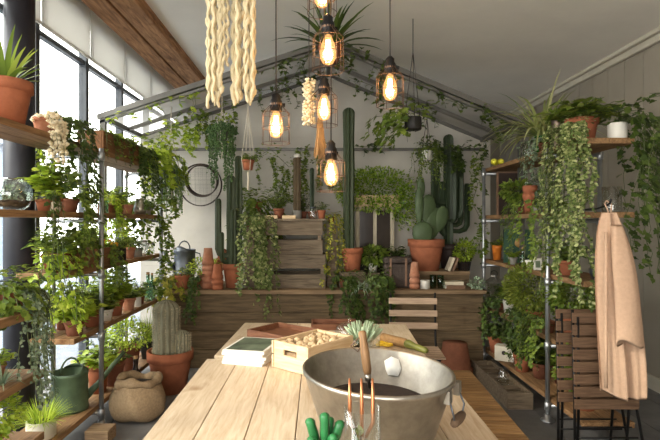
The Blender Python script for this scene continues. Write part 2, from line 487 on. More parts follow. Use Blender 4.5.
def pearls(vines, r=.008, m='pearl', gap=.018, crownR=.08, crown=60, ln=1.0):
    def go(root, z0):
        f = MB(); s = MB()
        for a, out, drop in vines:
            d = V(cos(a), sin(a), 0)
            pts = [V(0, 0, z0), d * out * .6 + V(0, 0, z0 + .03), d * out + V(0, 0, z0 - .02)]
            k = max(3, int(drop / .06)); o = V(0, 0, 0)
            for i in range(1, k + 1):
                o = o + V(U(-.012, .012), U(-.012, .012), 0)
                pts.append(d * out + o + V(0, 0, z0 - .02 - drop * i / k))
            s.tube(pts, .0012, 3, False)
            n = int((drop + out) / gap)
            for i in range(n):
                t = U(.1, 1) * (len(pts) - 1); q = min(int(t), len(pts) - 2)
                f.octa(pts[q].lerp(pts[q + 1], t - q) + rv(r * 1.1), r * U(.7, 1.2), ln)
        for i in range(crown):
            b = U(0, 2 * pi); rr = crownR * sqrt(U(0, 1))
            f.octa((cos(b) * rr, sin(b) * rr, z0 - .02 + U(.2, 1) * .75 * sqrt(max(crownR ** 2 - rr ** 2, 0))), r * U(.8, 1.3), ln)
        s.build('stems', 'stem', root); f.build('foliage', m, root)
    return go

def fluffy(R_, H_, n, L, sh='rhomb', m='lf_mid', w=.6, zoff=0, stems=8, sm='stem', flat=1.0):
    def go(root, z0):
        f = MB(); s = MB()
        for i in range(stems):
            s.tube(stempath(U(0, 2 * pi), R_ * U(.2, .8), H_ * U(.5, .9), z0 - .01), .002, 4, False)
        for i in range(int(n * 1.35)):
            d = rv(); k = U(.3, 1) ** .5
            p = V(d.x * R_ * k, d.y * R_ * k * flat, z0 + H_ * .5 + zoff + d.z * H_ * .55 * k)
            if p.z < z0 - .01 and V(p.x, p.y, 0).length < R_ * .5: p.z = z0 + U(0, .03)
            f.leaf(p, d + rv(.5), rv() + V(0, 0, 1.2), L * U(.6, 1.2), L * w * U(.8, 1.1), sh)
        s.build('stems', sm, root); f.build('foliage', m, root)
    return go

def fern(n, R_, H_, L=.03, m='lf_mid', droop=1.0, pin=12, w=.5):
    def go(root, z0):
        f = MB(); s = MB()
        for i in range(n):
            a = 2 * pi * i / n + U(-.3, .3); k = U(.5, 1.1)
            d = V(cos(a), sin(a), 0); sd = V(-sin(a), cos(a), 0); pts = []
            for j in range(7):
                t = j / 6; pts.append(d * (R_ * k * t) + V(0, 0, z0 + H_ * k * (1.9 * t - droop * 1.35 * t * t)))
            s.tube(pts, .0016, 4, False)
            for j in range(pin):
                t = (j + 1) / pin * 6; q = min(int(t), 5); c = pts[q].lerp(pts[q + 1], t - q)
                ll = L * (1.15 - .8 * (j / pin)) * U(.85, 1.1)
                for sg in (-1, 1):
                    f.leaf(c, sd * sg + d * .5 + V(0, 0, U(-.2, .15)), V(0, 0, 1), ll, ll * w, 'slim')
        s.build('stems', 'stem', root); f.build('foliage', m, root)
    return go

def blades(n, L, W, m='lf_mid', spread=.9, droop=.8, r=.02, var=.3):
    def go(root, z0):
        f = MB()
        for i in range(n):
            a = i * 2.399 + U(-.2, .2); k = spread * (.15 + .85 * i / n)
            d = V(cos(a) * k, sin(a) * k, 1 - .35 * k)
            f.blade(V(cos(a) * r, sin(a) * r, z0 - .005), d, L * U(1 - var, 1), W, droop * U(.6, 1.2), 6)
        f.build('foliage', m, root)
    return go

def column(mb, x, y, z0, r, h, ribs=7, lean=(0, 0), n=10, ribd=.3):
    pts = []; rs = []
    for i in range(n + 1):
        t = i / n; pts.append(V(x + lean[0] * t, y + lean[1] * t, z0 + h * t * .97)); rs.append(r * (.86 + .14 * min(t * 6, 1)) * (1 + .05 * sin(t * 14)))
    for q in (.35, .7, .95):
        pts.append(V(x + lean[0], y + lean[1], z0 + h * .97 + r * .8 * q)); rs.append(r * sqrt(max(1 - q * q, .02)))
    mb.tube(pts, rs, 0, True, ribs, ribd)
def arm(mb, p0, out, r, h, ribs=6):
    p0 = Vector(p0); o = Vector(out)
    pts = [p0, p0 + o * .5 + V(0, 0, -.005), p0 + o * .85 + V(0, 0, .02), p0 + o + V(0, 0, .07)]
    n = 6
    for i in range(1, n + 1): pts.append(p0 + o + V(0, 0, .07 + h * i / n))
    rs = [r * .75, r * .85, r, r] + [r] * n
    top = pts[-1].copy()
    for q in (.5, .85): pts.append(top + V(0, 0, r * q)); rs.append(r * sqrt(1 - q * q))
    mb.tube(pts, rs, 0, True, ribs, .22)
def spines(mb, x, y, z0, r, h, ribs, nz, L=.012):
    for k in range(ribs):
        a = 2 * pi * k / ribs
        for j in range(nz):
            c = V(x + cos(a) * r, y + sin(a) * r, z0 + h * (j + .5) / nz)
            for q in range(4):
                d = V(cos(a), sin(a), 0) + rv(.9); e = c + d.normalized() * L
                t = rv(.0018); mb.add([c + t, c - t, e], [(0, 1, 2)])

POTM = dict(terra='terra', old='terraold', dark='terradark', white='white', black='blackpot', grey='greypot', green='greenglaze',
            yellow='yellowglaze', tin='tin', orange='orangeglaze', cream='cream', zinc='tindark')
def potted(name, label, loc, p, fol, cat='plant', group=None, rz=None):
    t = thing(name, label, cat, loc, 0, group)
    z = pot(t, p[0], p[1], p[2], POTM[p[3]])
    if p[3] == 'white' and len(p) > 4:   # dipped pot: terracotta band at the rim
        MB().lathe([(p[1] * .985, p[2] * .72), (p[1] * 1.03, p[2] * .74), (p[1] * 1.03, p[2] * 1.01), (p[1] * .97, p[2] * 1.01)], 20).build('rim', 'terra', t)
    if fol: fol(t, z)
    return t

# ================================================================ SETTING
YB, YE = 5.94, 8.2                 # wall behind the canopy, end of the room
XL, XR = -2.12, 3.0
def zc(x): return 3.42 - .06 * (x + 1.5)
def slab(name, m, x0, x1, y0, y1, z0, z1, parent=None):
    return MB().box(x0, x1, y0, y1, z0, z1).build(name, m, parent, smooth=False)

f = MB()
x = -2.6
for i in range(16):                                      # floor boards, end on to the camera
    f.box(-2.6 + i * .36, -2.6 + i * .36 + .354, -2.4, YE + .1, -.06, 0)
struct(f.build('floor', 'floor', smooth=False), 'grey floor of the plant room')
f = MB()
for i in range(18):
    z = i * .139
    f.box(XL + .02, 2.06, YB, YB + .02, z, z + .137)
f.box(XL + .02, 2.06, YB + .006, YB + .022, 0, 2.5)
f.add([(XL + .02, YB, 2.501), (2.06, YB, 2.501), (.14, YB, 3.2), (XL + .02, YB + .02, 2.501), (2.06, YB + .02, 2.501), (.14, YB + .02, 3.2)], [(0, 1, 2), (5, 4, 3), (0, 3, 4, 1), (1, 4, 5, 2), (2, 5, 3, 0)])
struct(f.build('wall_back', 'sheet', smooth=False), 'pale translucent gabled wall at the back of the greenhouse')
struct(MB().box(-2.3, XR + .1, YE, YE + .1, 0, 3.8).build('wall_end', 'wall', smooth=False))
f = MB()
y = -2.4
while y < YE:
    f.box(XR, XR + .08, y, y + .272, 0, 3.4); y += .28
f.box(XR + .015, XR + .08, -2.4, YE, 0, 3.4)
struct(f.build('wall_right', 'wall', smooth=False), 'pale vertical boarded wall on the right')
f = MB(); f.box(XR - .02, XR + .01, -2.4, YE, 0, .12)
struct(f.build('baseboard_right', 'cream', smooth=False))
# ceiling, sloping gently to the right
a, b = zc(-2.2), zc(XR + .1)
f = MB(); f.add([(-2.2, -2.4, a), (XR + .1, -2.4, b), (XR + .1, YE + .1, b), (-2.2, YE + .1, a), (-2.2, -2.4, a + .08), (XR + .1, -2.4, b + .08), (XR + .1, YE + .1, b + .08), (-2.2, YE + .1, a + .08)],
                [(0, 3, 2, 1), (4, 5, 6, 7), (0, 1, 5, 4), (2, 3, 7, 6), (0, 4, 7, 3), (1, 2, 6, 5)])
struct(f.build('ceiling', 'ceil', smooth=False), 'pale plaster ceiling sloping to the right')
# cornice on the right wall
f = MB(); f.box(XR - .05, XR, -2.4, YE, 3.06, 3.15); f.box(XR - .1, XR - .05, -2.4, YE, 3.115, 3.155)
struct(f.build('trim_1', 'cream', smooth=False, bevel=.012))
# timber beam along the left of the ceiling
f = MB(); f.box(-1.93, -1.725, -2.4, YE, 3.3, 3.58); f.box(-1.715, -1.5, -2.4, YE, 3.315, 3.58)
struct(f.build('trim_2', 'beam', smooth=False, bevel=.008), 'old brown timber beam under the ceiling')
# wall behind the camera, with a wide opening for daylight
f = MB(); f.box(XL, XR, -2.4, -2.32, 2.6, 3.6); f.box(XL, XR, -2.4, -2.32, 0, .6); f.box(.9, XR, -2.4, -2.32, .6, 2.6)
struct(f.build('wall_front', 'wall', smooth=False))
# left window wall: upstand + header, and glazed bays
f = MB(); f.box(XL - .1, XL, -2.4, YE, 0, .06); f.box(XL - .1, XL, -2.4, YE, 3.36, 3.75)
struct(f.build('wall_left', 'wall', smooth=False))
edges = [-2.3, -1.2, -.1, .95, 1.95, 2.95, 3.8, 4.62, 5.45, 6.3, 7.2, YE]
for i in range(len(edges) - 1):
    y0, y1 = edges[i], edges[i + 1]
    f = MB()
    f.box(XL - .07, XL, y0 - .028, y0 + .028, .06, 3.4)
    f.box(XL - .06, XL - .01, y0 + .028, y1 - .028, .06, .11); f.box(XL - .06, XL - .01, y0 + .028, y1 - .028, 2.93, 2.97)
    o = struct(f.build('window_%d' % (i + 1), 'darkframe', smooth=False))
    MB().box(XL - .04, XL - .034, y0 + .028, y1 - .028, .11, 3.38).build('pane', 'winglass', o, smooth=False)
    # white blinds pulled up at the head of each bay
    if y0 > .5:
        g = MB(); g.box(XL + .02, XL + .028, y0 + .01, y1 - .01, 3.0, 3.46); g.box(XL + .015, XL + .035, y0 + .01, y1 - .01, 2.99, 3.012)
        tag(g.build('window_blind', 'blind', smooth=False), None, None)
        o2 = C.objects[-1]
        nm = ['', '', '', 'high above the left edge, nearest the camera', 'above the dracaena at upper left', 'above the dark column', 'left of the beam middle', 'over the middle window bay', 'over the last full window bay', 'in the corner by the greenhouse roof', 'behind the greenhouse roof', 'farthest of all, beyond the greenhouse'][i + 1]
        tag(o2, 'white fabric window blind ' + nm, 'blind', 'window blinds')
# dark round column by the window
struct(MB().lathe([(.095, 0), (.095, 3.4)], 24, (-2.0, 3.36, 0)).build('column', 'column'), 'dark round column by the left window')
# ground and pale building outside
struct(MB().box(-14, XL - .12, -8, 16, -.12, -.05).build('ground', pm('paving_outside', (112, 120, 130), .8), smooth=False))
f = MB(); f.box(-11, -8, 3, 14, 0, 3.4)
f.add([(-11.3, 2.8, 3.4), (-7.7, 2.8, 3.4), (-9.5, 2.8, 5.2), (-11.3, 14.2, 3.4), (-7.7, 14.2, 3.4), (-9.5, 14.2, 5.2)], [(0, 1, 2), (5, 4, 3), (0, 3, 4, 1), (1, 4, 5, 2), (2, 5, 3, 0)])
tag(f.build('building', pm('pale_building', (118, 130, 144), .8), smooth=False), 'pale gabled building outside the left window', 'building')

# greenhouse canopy against the back wall: three gable frames, purlins, frosted panels
AX, AZ = .14, 3.22
EL, ER, ZL, ZR = -2.08, 1.96, 2.50, 2.46
def zg(x): return AZ - (AX - x) * (AZ - ZL) / (AX - EL) if x < AX else AZ - (x - AX) * (AZ - ZR) / (ER - AX)
def bar(mb, p, q, w, h):
    p = Vector(p); q = Vector(q); t = (q - p).normalized(); s = t.cross(V(0, 0, 1))
    if s.length < 1e-4: s = V(1, 0, 0)
    s.normalize(); u = s.cross(t); vs = []
    for c in (p, q):
        for a, b in ((-1, -1), (1, -1), (1, 1), (-1, 1)): vs.append(c + s * a * w / 2 + u * b * h / 2)
    mb.add(vs, [(3, 2, 1, 0), (4, 5, 6, 7), (0, 1, 5, 4), (1, 2, 6, 5), (2, 3, 7, 6), (3, 0, 4, 7)])
gt = thing('greenhouse_canopy', 'grey metal and frosted glass greenhouse canopy against the back wall', 'greenhouse', (AX, 5.3, 0))
gt['kind'] = 'structure'
def gb(name, mb, m): return mb.build(name, m, gt, smooth=False)
def L_(x, y, z): return V(x - AX, y - 5.3, z)
for y, w in ((4.8, .06), (5.48, .045), (5.9, .04)):
    for sx, ex, ez in (('l', EL, ZL), ('r', ER, ZR)):
        f = MB(); bar(f, L_(AX, y, AZ), L_(ex, y, ez), w, w * .8)
        if y < 5: bar(f, L_(AX, y - .01, AZ - .055), L_(ex, y - .01, ez - .055), .03, .025)
        gb('rafter', f, 'alum')
f = MB(); bar(f, L_(AX, 4.78, AZ + .01), L_(AX, 5.93, AZ + .01), .05, .05); gb('ridge', f, 'alum')
for ex, ez in ((EL, ZL), (ER, ZR)):
    f = MB(); bar(f, L_(ex, 4.78, ez), L_(ex, 5.93, ez), .05, .05); gb('eave', f, 'alum')
f = MB(); bar(f, L_(EL, 5.9, 2.345), L_(ER, 5.9, 2.345), .03, .03); gb('tie_bar', f, 'alum')
for ex, ez in ((EL, ZL), (ER, ZR)):
    f = MB()
    pts = [L_(AX, 4.8, AZ + .03), L_(ex, 4.8, ez + .03), L_(ex, 5.92, ez + .03), L_(AX, 5.92, AZ + .03)]
    f.add(pts + [p + V(0, 0, .008) for p in pts], [(0, 1, 2, 3), (7, 6, 5, 4), (0, 4, 5, 1), (1, 5, 6, 2), (2, 6, 7, 3), (3, 7, 4, 0)])
    gb('glass_panel', f, 'poly')
f = MB()
for ex, ez in ((EL, ZL), (ER, ZR)):
    pass
# far post pair of the canopy
for ex, ez in ((EL + .03, ZL), (ER - .0, ZR)):
    f = MB(); bar(f, L_(ex, 4.8, 0), L_(ex, 4.8, ez), .05, .05); gb('post', f, 'alum')

# ================================================================ SHELVING
LZ = [.16, .72, 1.17, 1.56, 2.03]        # board tops, left unit
RZ = [.17, .62, 1.10, 1.56, 2.05]        # board tops, right unit
def shelving(name, label, X0, X1, posts, levels, ext):
    t = thing(name, label, 'shelving', ((X0 + X1) / 2, posts[0], 0))
    ox, oy = (X0 + X1) / 2, posts[0]
    for z, (y0, y1) in zip(levels, ext):
        f = MB(); k = 2; w = (X1 - X0) / k
        for i in range(k):
            f.box(X0 - ox + i * w + .002, X0 - ox + (i + 1) * w - .002, y0 - oy, y1 - oy, z - .038, z)
        f.build('board', 'scaff', t, smooth=False, bevel=.003)
    for y in posts:
        for xx in (X0 - .026, X1 + .026):
            f = MB(); f.tube([(xx - ox, y - oy, 0), (xx - ox, y - oy, levels[-1] + .0)], .017, 12)
            po = f.build('post', 'pipe', t)
            g = MB(); g.lathe([(.05, .0), (.05, .008), (.026, .012), (.026, .045)], 14, (xx - ox, y - oy, 0)); g.build('flange', 'pipe', po)
            for z in levels:
                g = MB(); g.lathe([(.02, -.03), (.024, -.028), (.024, .028), (.02, .03)], 12, (xx - ox, y - oy, z - .06)); g.build('fitting', 'pipe', po)
        for z in levels:
            g = MB(); g.tube([(X0 - .026 - ox, y - oy, z - .06), (X1 + .026 - ox, y - oy, z - .06)], .015, 10); g.build('crossbar', 'pipe', t)
    return t
shelving('shelving_unit', 'scaffold board and pipe shelving along the left window, crowded with plants', -1.90, -1.60, (3.65, 5.05), LZ,
         [(2.95, 5.12), (3.3, 5.12), (3.15, 5.12), (2.2, 5.12), (2.2, 5.12)])
shelving('shelving_unit', 'scaffold board and pipe shelving standing by the right wall', 1.76, 2.10, (3.76, 5.2), RZ,
         [(3.3, 5.3), (3.6, 5.3), (3.3, 5.3), (3.3, 5.3), (3.3, 5.3)])
# small side rack at the very left
t = thing('side_rack', 'low rough timber plant rack at the bottom left edge', 'shelving', (-1.6, 2.3, 0))
NZ = [.42, .74, 1.06]
for z in NZ:
    MB().box(-.26, .2, -.3, .27, z - .04, z).build('board', 'scaff', t, smooth=False, bevel=.004)
for a, b in ((-.24, -.27), (-.24, .23), (.14, -.27)):
    MB().box(a, a + .035, b, b + .035, 0, 1.02).build('post', 'blackmetal', t, smooth=False)

def LS(x, lv, X=-1.72): return V(X, F * X / (x - VX), LZ[lv])
def RS(x, lv, X=1.90): return V(X, F * X / (x - VX), RZ[lv])
E = 0.0            # direction towards the aisle on the left (+X); pi on the right; -pi/2 at the back

# ---------------------------------------------------------------- left shelf, top board
potted('potted_dracaena', 'spiky dracaena in a large terracotta pot at the upper left edge', LS(4, 4, -1.72), ('rim', .145, .235, 'terra'), blades(30, .36, .021, 'lf_mid', 1.0, .75, .02))
t = potted('trailing_flower', 'cream blossoms tumbling over the shelf edge beside the dracaena', LS(43, 4, -1.68), ('rim', .06, .1, 'old'), None)
pearls([(U(-.7, .7), .11, U(.12, .25)) for i in range(16)], .016, 'petal', .02, .07, 40, .8)(t, .09)
potted('trailing_ivy', 'dark ivy spilling over the top left board beside the cream blossoms', LS(60, 4, -1.70), ('rim', .07, .11, 'dark'), trail([(U(-.9, .9), U(.12, .2), U(.25, .62)) for i in range(13)], .045, 'ivy', 'lf_dark', per=40))
def jar(name, label, loc, r, h, m='glass', prof=None, fill=None, cat='jar', lid=None, group=None):
    t = thing(name, label, cat, loc, 0, group)
    pr = prof or [(r * .9, 0), (r, .01), (r, h * .72), (r * .72, h * .86), (r * .76, h), (r * .70, h), (r * .66, h * .86), (r * .93, h * .7), (r * .93, .02), (1e-4, .015)]
    MB().lathe(pr, 20).build('glass_body', m, t)
    if fill: fill(t)
    if lid: MB().lathe([(r * .8, h), (r * .8, h + .015), (1e-4, h + .018)], 16).build('lid', lid, t)
    return t
def tumbler(r, h): return [(r * .8, 0), (r, h), (r * .93, h), (r * .75, .012), (1e-4, .012)]
def cyl(r, h): return [(r * .96, 0), (r, .01), (r, h), (r * .94, h), (r * .94, .014), (1e-4, .014)]
jar('glass_jar', 'clear glass jar on the top left board beside the trough', LS(77, 4, -1.67), .055, .15)
y0, y1 = 3.75, 4.5
t = thing('trough_planter', 'long weathered wooden trough of ivy on the top left board', 'planter', (-1.70, (y0 + y1) / 2, LZ[4]))
hl = (y1 - y0) / 2
for nm, b in (('side_board', (.085, .1, -hl, hl, 0, .15)), ('side_board', (-.1, -.085, -hl, hl, 0, .15)), ('end_board', (-.085, .085, -hl, -hl + .015, 0, .15)), ('end_board', (-.085, .085, hl - .015, hl, 0, .15)), ('base', (-.085, .085, -hl + .015, hl - .015, 0, .02))):
    MB().box(*b).build(nm, 'trough', t, smooth=False, bevel=.003)
MB().box(-.084, .084, -hl + .016, hl - .016, .02, .12).build('soil', 'soil', t)
f = MB(); s = MB()
for i in range(26):
    yy = U(-hl, hl); ln = U(.05, .22)
    pts = [V(0, yy, .12), V(.06, yy + U(-.05, .05), .17), V(.115, yy + U(-.08, .08), .14), V(.125, yy + U(-.1, .1), .14 - ln)]
    s.tube(pts, .002, 4, False)
    for j in range(12):
        q = U(0, 2.99); k = int(q); f.leaf(pts[k].lerp(pts[k + 1], q - k) + rv(.015), V(U(0, 1), U(-1, 1), U(-.8, .4)), V(.5, 0, 1), U(.022, .042), .032, 'ivy')
s.build('stems', 'stem', t); f.build('foliage', 'lf_mid', t)
potted('bushy_creeper', 'dense dark creeper bulging over the far end of the top left board', V(-1.70, 4.66, LZ[4]), ('rim', .085, .12, 'terra'), trail([(U(-1.1, 1.1), U(.13, .24), U(.12, .5)) for i in range(22)], .04, 'ivy', 'lf_dark', per=52, crown=30, crownR=.16))
potted('yellow_pot_plant', 'small leafy plant in a yellow glazed pot at the top board end', V(-1.635, 4.83, LZ[4]), ('cyl', .045, .1, 'yellow'), bush(.08, .1, 9, .05, m='lf_lime'))
potted('bright_ivy', 'lime green ivy mound at the far end of the top left board', V(-1.66, 4.98, LZ[4]), ('rim', .08, .12, 'old'), trail([(U(-1.8, 1.2), U(.1, .34), U(.05, .35)) for i in range(20)], .06, 'ivy', 'lf_lime', per=34, crown=40, crownR=.24))
# hanging baskets
def hanging(name, label, loc, top, p, fol, cat='plant', m='cord', n=3, knot=True):
    t = potted(name, label, loc, p, fol, cat)
    f = MB(); dz = top - loc[2]
    hz = min(dz - .05, max(.28, dz * .7)); r = p[1]
    for k in range(n):
        a = 2 * pi * k / n + .5
        f.tube([(cos(a) * r * .3, sin(a) * r * .3, -.012), (cos(a) * r * .85, sin(a) * r * .85, .0), (cos(a) * r * 1.05, sin(a) * r * 1.05, p[2]), (0, 0, hz)], .0032, 5, False)
    f.tube([(0, 0, hz - .02), (0, 0, dz)], .004, 5)
    if knot: f.tube([(0, 0, -.012), (.004, 0, -.1), (0, .003, -.2)], [.008, .01, .014], 6)
    f.build('hanger', m, t)
    return t
hanging('hanging_plant', 'pale green string plant hanging off the far end of the left shelving', (-1.5, 5.14, 1.93), zg(-1.5) - .02, ('rim', .08, .1, 'grey'),
        pearls([(U(0, 6.3), U(.07, .13), U(.2, .46)) for i in range(44)], .0085, 'pearlpale', .012, .1, 120, 1.6))

# ---------------------------------------------------------------- left shelf, second board
t = thing('terrarium', 'round glass terrarium bowl on the left board below the dracaena', 'terrarium', LS(12, 3, -1.72))
MB().lathe([(.05, 0), (.085, .02), (.105, .08), (.1, .13), (.07, .17), (.06, .18), (.056, .175), (.095, .125), (.1, .08), (.08, .025), (1e-4, .01)], 28).build('glass_bowl', 'water', t)
MB().lathe([(.07, .022), (.094, .055), (1e-4, .06)], 20).build('soil', 'soil', t)
fluffy(.06, .07, 90, .025, m='lf_grey')(t, .06)
potted('dipped_pot_plant', 'small seedling in a half white terracotta pot on the left board', LS(54, 3, -1.66), ('rim', .052, .085, 'white', 1), bush(.04, .1, 6, .045, m='lf_lime', per=5))
potted('tall_leafy_plant', 'tall backlit lime leafy plant against the left window, behind the half white pot', LS(49, 3, -1.81), ('rim', .07, .11, 'black'), bush(.15, .34, 30, .075, 'heart', 'lf_lime', per=8))
potted('leafy_shrub', 'backlit green leafy plant by the window, behind the ivy curtain', V(-1.82, 3.5, LZ[3]), ('rim', .065, .1, 'terra'), bush(.17, .34, 24, .06, 'oval', 'lf_mid', per=8))
potted('trailing_ivy', 'ivy curtain falling from the second left board beside the half white pot', LS(70, 3, -1.68), ('rim', .06, .09, 'dark'), trail([(U(-.8, .8), U(.11, .17), U(.25, .5)) for i in range(9)], .04, 'ivy', 'lf_mid', per=36, crown=16, crownR=.12))
potted('trailing_ivy', 'thin dark ivy hanging in front of the dark column', V(-1.64, 3.0, LZ[3]), ('rim', .045, .07, 'terra'), trail([(U(-.6, .6), U(.07, .1), U(.3, .6)) for i in range(5)], .035, 'ivy', 'lf_dark', per=34, crown=8, crownR=.06))
t = jar('glass_vase', 'clear glass vase of leafy cuttings left of the near pipe post', LS(91, 3, -1.68), .045, .15, prof=cyl(.045, .15), cat='vase')
bush(.1, .16, 10, .06, 'oval', 'lf_lime', per=5)(t, .08)
jar('glass_tumbler', 'green glass tumbler right of the near pipe post', V(-1.66, 3.9, LZ[3]), .035, .1, 'gglass', tumbler(.035, .1), cat='glass')
t = thing('seedling_box', 'small wooden box on the second left board right of the pipe post', 'box', V(-1.7, 4.1, LZ[3]))
f = MB()
for b in ((-.07, .07, -.09, -.08, 0, .085), (-.07, .07, .08, .09, 0, .085), (-.07, -.06, -.08, .08, 0, .085), (.06, .07, -.08, .08, 0, .085), (-.06, .06, -.08, .08, 0, .012)): f.box(*b)
f.build('box_body', 'trough', t, smooth=False); MB().box(-.059, .059, -.079, .079, .012, .06).build('soil', 'soil', t)
fluffy(.06, .06, 80, .03, m='lf_mid')(t, .06)
potted('moss_ball_plant', 'round fluffy grassy plant in a clay pot on the second left board', V(-1.68, 4.4, LZ[3]), ('rim', .065, .085, 'old'), blades(170, .12, .0028, 'lf_mid', 1.6, .5, .03))
potted('leafy_pot_plant', 'broad leaved plant in a terracotta pot behind the fluffy grassy plant', V(-1.82, 4.58, LZ[3]), ('rim', .075, .13, 'terra'), bush(.13, .2, 16, .07, 'heart', 'lf_mid'))
def jug(label, loc, m='tin', r=.06, h=.15):
    t = thing('jug', label, 'jug', loc)
    MB().lathe([(r * .8, 0), (r, h * .3), (r * .9, h * .6), (r * .6, h * .85), (r * .75, h), (r * .68, h), (r * .54, h * .84), (r * .85, h * .6), (1e-4, h * .1)], 20).build('body', m, t)
    MB().tube([(0, -r * .6, h * .9), (0, -r * 1.5, h * .85), (0, -r * 1.6, h * .5), (0, -r * .9, h * .3)], .006, 6).build('handle', m, t)
    MB().tube([(0, r * .5, h * .9), (0, r * .95, h * 1.02)], [.02, .012], 8).build('spout', m, t)
    return t
jug('shiny metal jug at the far end of the second left board', V(-1.67, 4.72, LZ[3]))
potted('small_pot_plant', 'tiny green plant in a grey clay pot beside the shiny jug', V(-1.66, 4.92, LZ[3]), ('rim', .05, .07, 'grey'), bush(.07, .1, 9, .04))
potted('trailing_fern', 'ferny trailer at the far end of the second left board', V(-1.80, 5.0, LZ[3]), ('rim', .06, .1, 'terra'), trail([(U(-2.2, .3), U(.12, .26), U(.2, .5)) for i in range(14)], .05, 'oval', 'lf_mid', per=40, crown=20, crownR=.14))

# ---------------------------------------------------------------- left shelf, third board
t = thing('seedling_crate', 'wooden seedling crate on the third left board by the pipe post', 'crate', V(-1.70, 3.62, LZ[2]))
f = MB()
for b in ((.1, .115, -.22, .22, 0, .13), (-.115, -.1, -.22, .22, 0, .13), (-.1, .1, -.22, -.205, 0, .13), (-.1, .1, .205, .22, 0, .13), (-.1, .1, -.205, .205, 0, .015)): f.box(*b)
f.build('box_body', 'trough', t, smooth=False, bevel=.003); MB().box(-.099, .099, -.204, .204, .015, .1).build('soil', 'soil', t)
f = MB(); s = MB()
for i in range(20):
    p = V(U(-.09, .09), U(-.19, .19), .1); hh = U(.08, .2)
    s.tube([p, p + V(U(-.03, .03), U(-.03, .03), hh)], .002, 4)
    for j in range(7): f.leaf(p + V(0, 0, hh * U(.4, 1)), rv() + V(0, 0, .3), V(0, 0, 1), U(.04, .07), .045, 'oval')
s.build('stems', 'stem', t); f.build('foliage', 'lf_mid', t)
potted('leafy_pot_plant', 'leafy plant in a terracotta pot left of the seedling crate', V(-1.70, 3.28, LZ[2]), ('rim', .07, .12, 'dark'), bush(.18, .2, 26, .065, 'oval', 'lf_mid', per=8, droop=.35))
potted('yellow_flower_plant', 'orange yellow flowers in a brown pot on the third left board', V(-1.66, 3.98, LZ[2]), ('rim', .065, .1, 'dark'), bush(.09, .11, 14, .04, m='lf_mid'))
t = C.objects[-1].parent
f = MB()
for i in range(9): f.blob((U(-.06, .06), U(-.06, .06), .13 + U(0, .05)), U(.014, .022), 7, 4, (1, 1, .7))
f.build('blossom', 'flower', t)
potted('leafy_pot_plant', 'round leafy plant in a black pot beside the orange yellow flowers', V(-1.66, 4.2, LZ[2]), ('cyl', .055, .1, 'black'), bush(.1, .14, 14, .05, 'oval', 'lf_mid'))
potted('tall_leafy_plant', 'tall pale leaved plant at the window behind the orange yellow flowers', V(-1.83, 4.1, LZ[2]), ('rim', .06, .1, 'terra'), bush(.14, .28, 18, .055, 'heart', 'lf_lime'))
potted('small_pot_plant', 'short green plant in a clay pot, third left board middle', V(-1.66, 4.42, LZ[2]), ('rim', .055, .1, 'old'), fluffy(.07, .08, 90, .03))
potted('small_pot_plant', 'grey succulent in a grey pot on the third left board', V(-1.67, 4.62, LZ[2]), ('cyl', .05, .08, 'grey'), fluffy(.06, .06, 70, .035, 'oval', 'lf_grey'))
jar('glass_jar', 'lidded glass jar near the far end of the third left board', V(-1.66, 4.78, LZ[2]), .045, .13, lid='tin')
jar('glass_jar', 'squat lidded glass jar, last on the third left board', V(-1.66, 4.95, LZ[2]), .05, .1, lid='tin')
potted('leafy_pot_plant', 'dark leafy plant behind the glass jars on the third left board', V(-1.82, 4.85, LZ[2]), ('rim', .06, .1, 'terra'), bush(.12, .18, 16, .05, 'oval', 'lf_dark'))
# fourth board
potted('leafy_pot_plant', 'glossy bright leaved plant at the near end of the fourth left board', V(-1.66, 3.42, LZ[1]), ('rim', .07, .11, 'dark'), bush(.18, .22, 22, .095, 'heart', 'lf_lime', per=6))
potted('leafy_pot_plant', 'bright leafy plant in terracotta just left of the pipe post, fourth board', V(-1.68, 3.72, LZ[1]), ('rim', .075, .13, 'terra'), bush(.15, .22, 18, .09, 'heart', 'lf_mid', per=6))
potted('white_pot_plant', 'green plant in a white pot right of the pipe post, fourth board', V(-1.65, 3.92, LZ[1]), ('rim', .05, .09, 'white'), bush(.09, .13, 12, .05, 'oval', 'lf_mid'))
potted('leafy_pot_plant', 'large bright leafy plant in terracotta, middle of the fourth left board', V(-1.68, 4.15, LZ[1]), ('rim', .075, .13, 'terra'), bush(.15, .26, 22, .08, 'heart', 'lf_lime', per=7))
potted('small_pot_plant', 'rounded plant in an old clay pot on the fourth left board', V(-1.65, 4.38, LZ[1]), ('rim', .06, .11, 'old'), bush(.1, .14, 12, .055, 'oval', 'lf_mid'))
potted('white_pot_plant', 'little plant in a white cylinder pot on the fourth left board', V(-1.65, 4.56, LZ[1]), ('cyl', .045, .09, 'white'), bush(.08, .12, 10, .045, 'oval', 'lf_lime'))
potted('leafy_pot_plant', 'leafy plant in brown clay near the green bottles, fourth left board', V(-1.68, 4.72, LZ[1]), ('rim', .06, .1, 'dark'), bush(.12, .18, 14, .055, 'oval', 'lf_mid'))
def bottle(label, loc, r=.035, h=.24, m='gglass', name='bottle'):
    t = thing(name, label, 'bottle', loc)
    MB().lathe([(r * .95, 0), (r, .01), (r, h * .6), (r * .4, h * .76), (r * .38, h * .95), (r * .46, h), (r * .36, h), (r * .3, h * .76), (r * .9, h * .58), (1e-4, .015)], 16).build('glass_body', m, t)
    MB().lathe([(r * .34, h * .93), (r * .38, h + .02), (1e-4, h + .02)], 10).build('cork', 'jute', t)
    return t
bottle('dark green bottle at the far end of the fourth left board', V(-1.65, 4.88, LZ[1]), .045, .26)
bottle('slimmer dark green bottle beside the far pipe post on the left', V(-1.65, 5.0, LZ[1]), .032, .24)
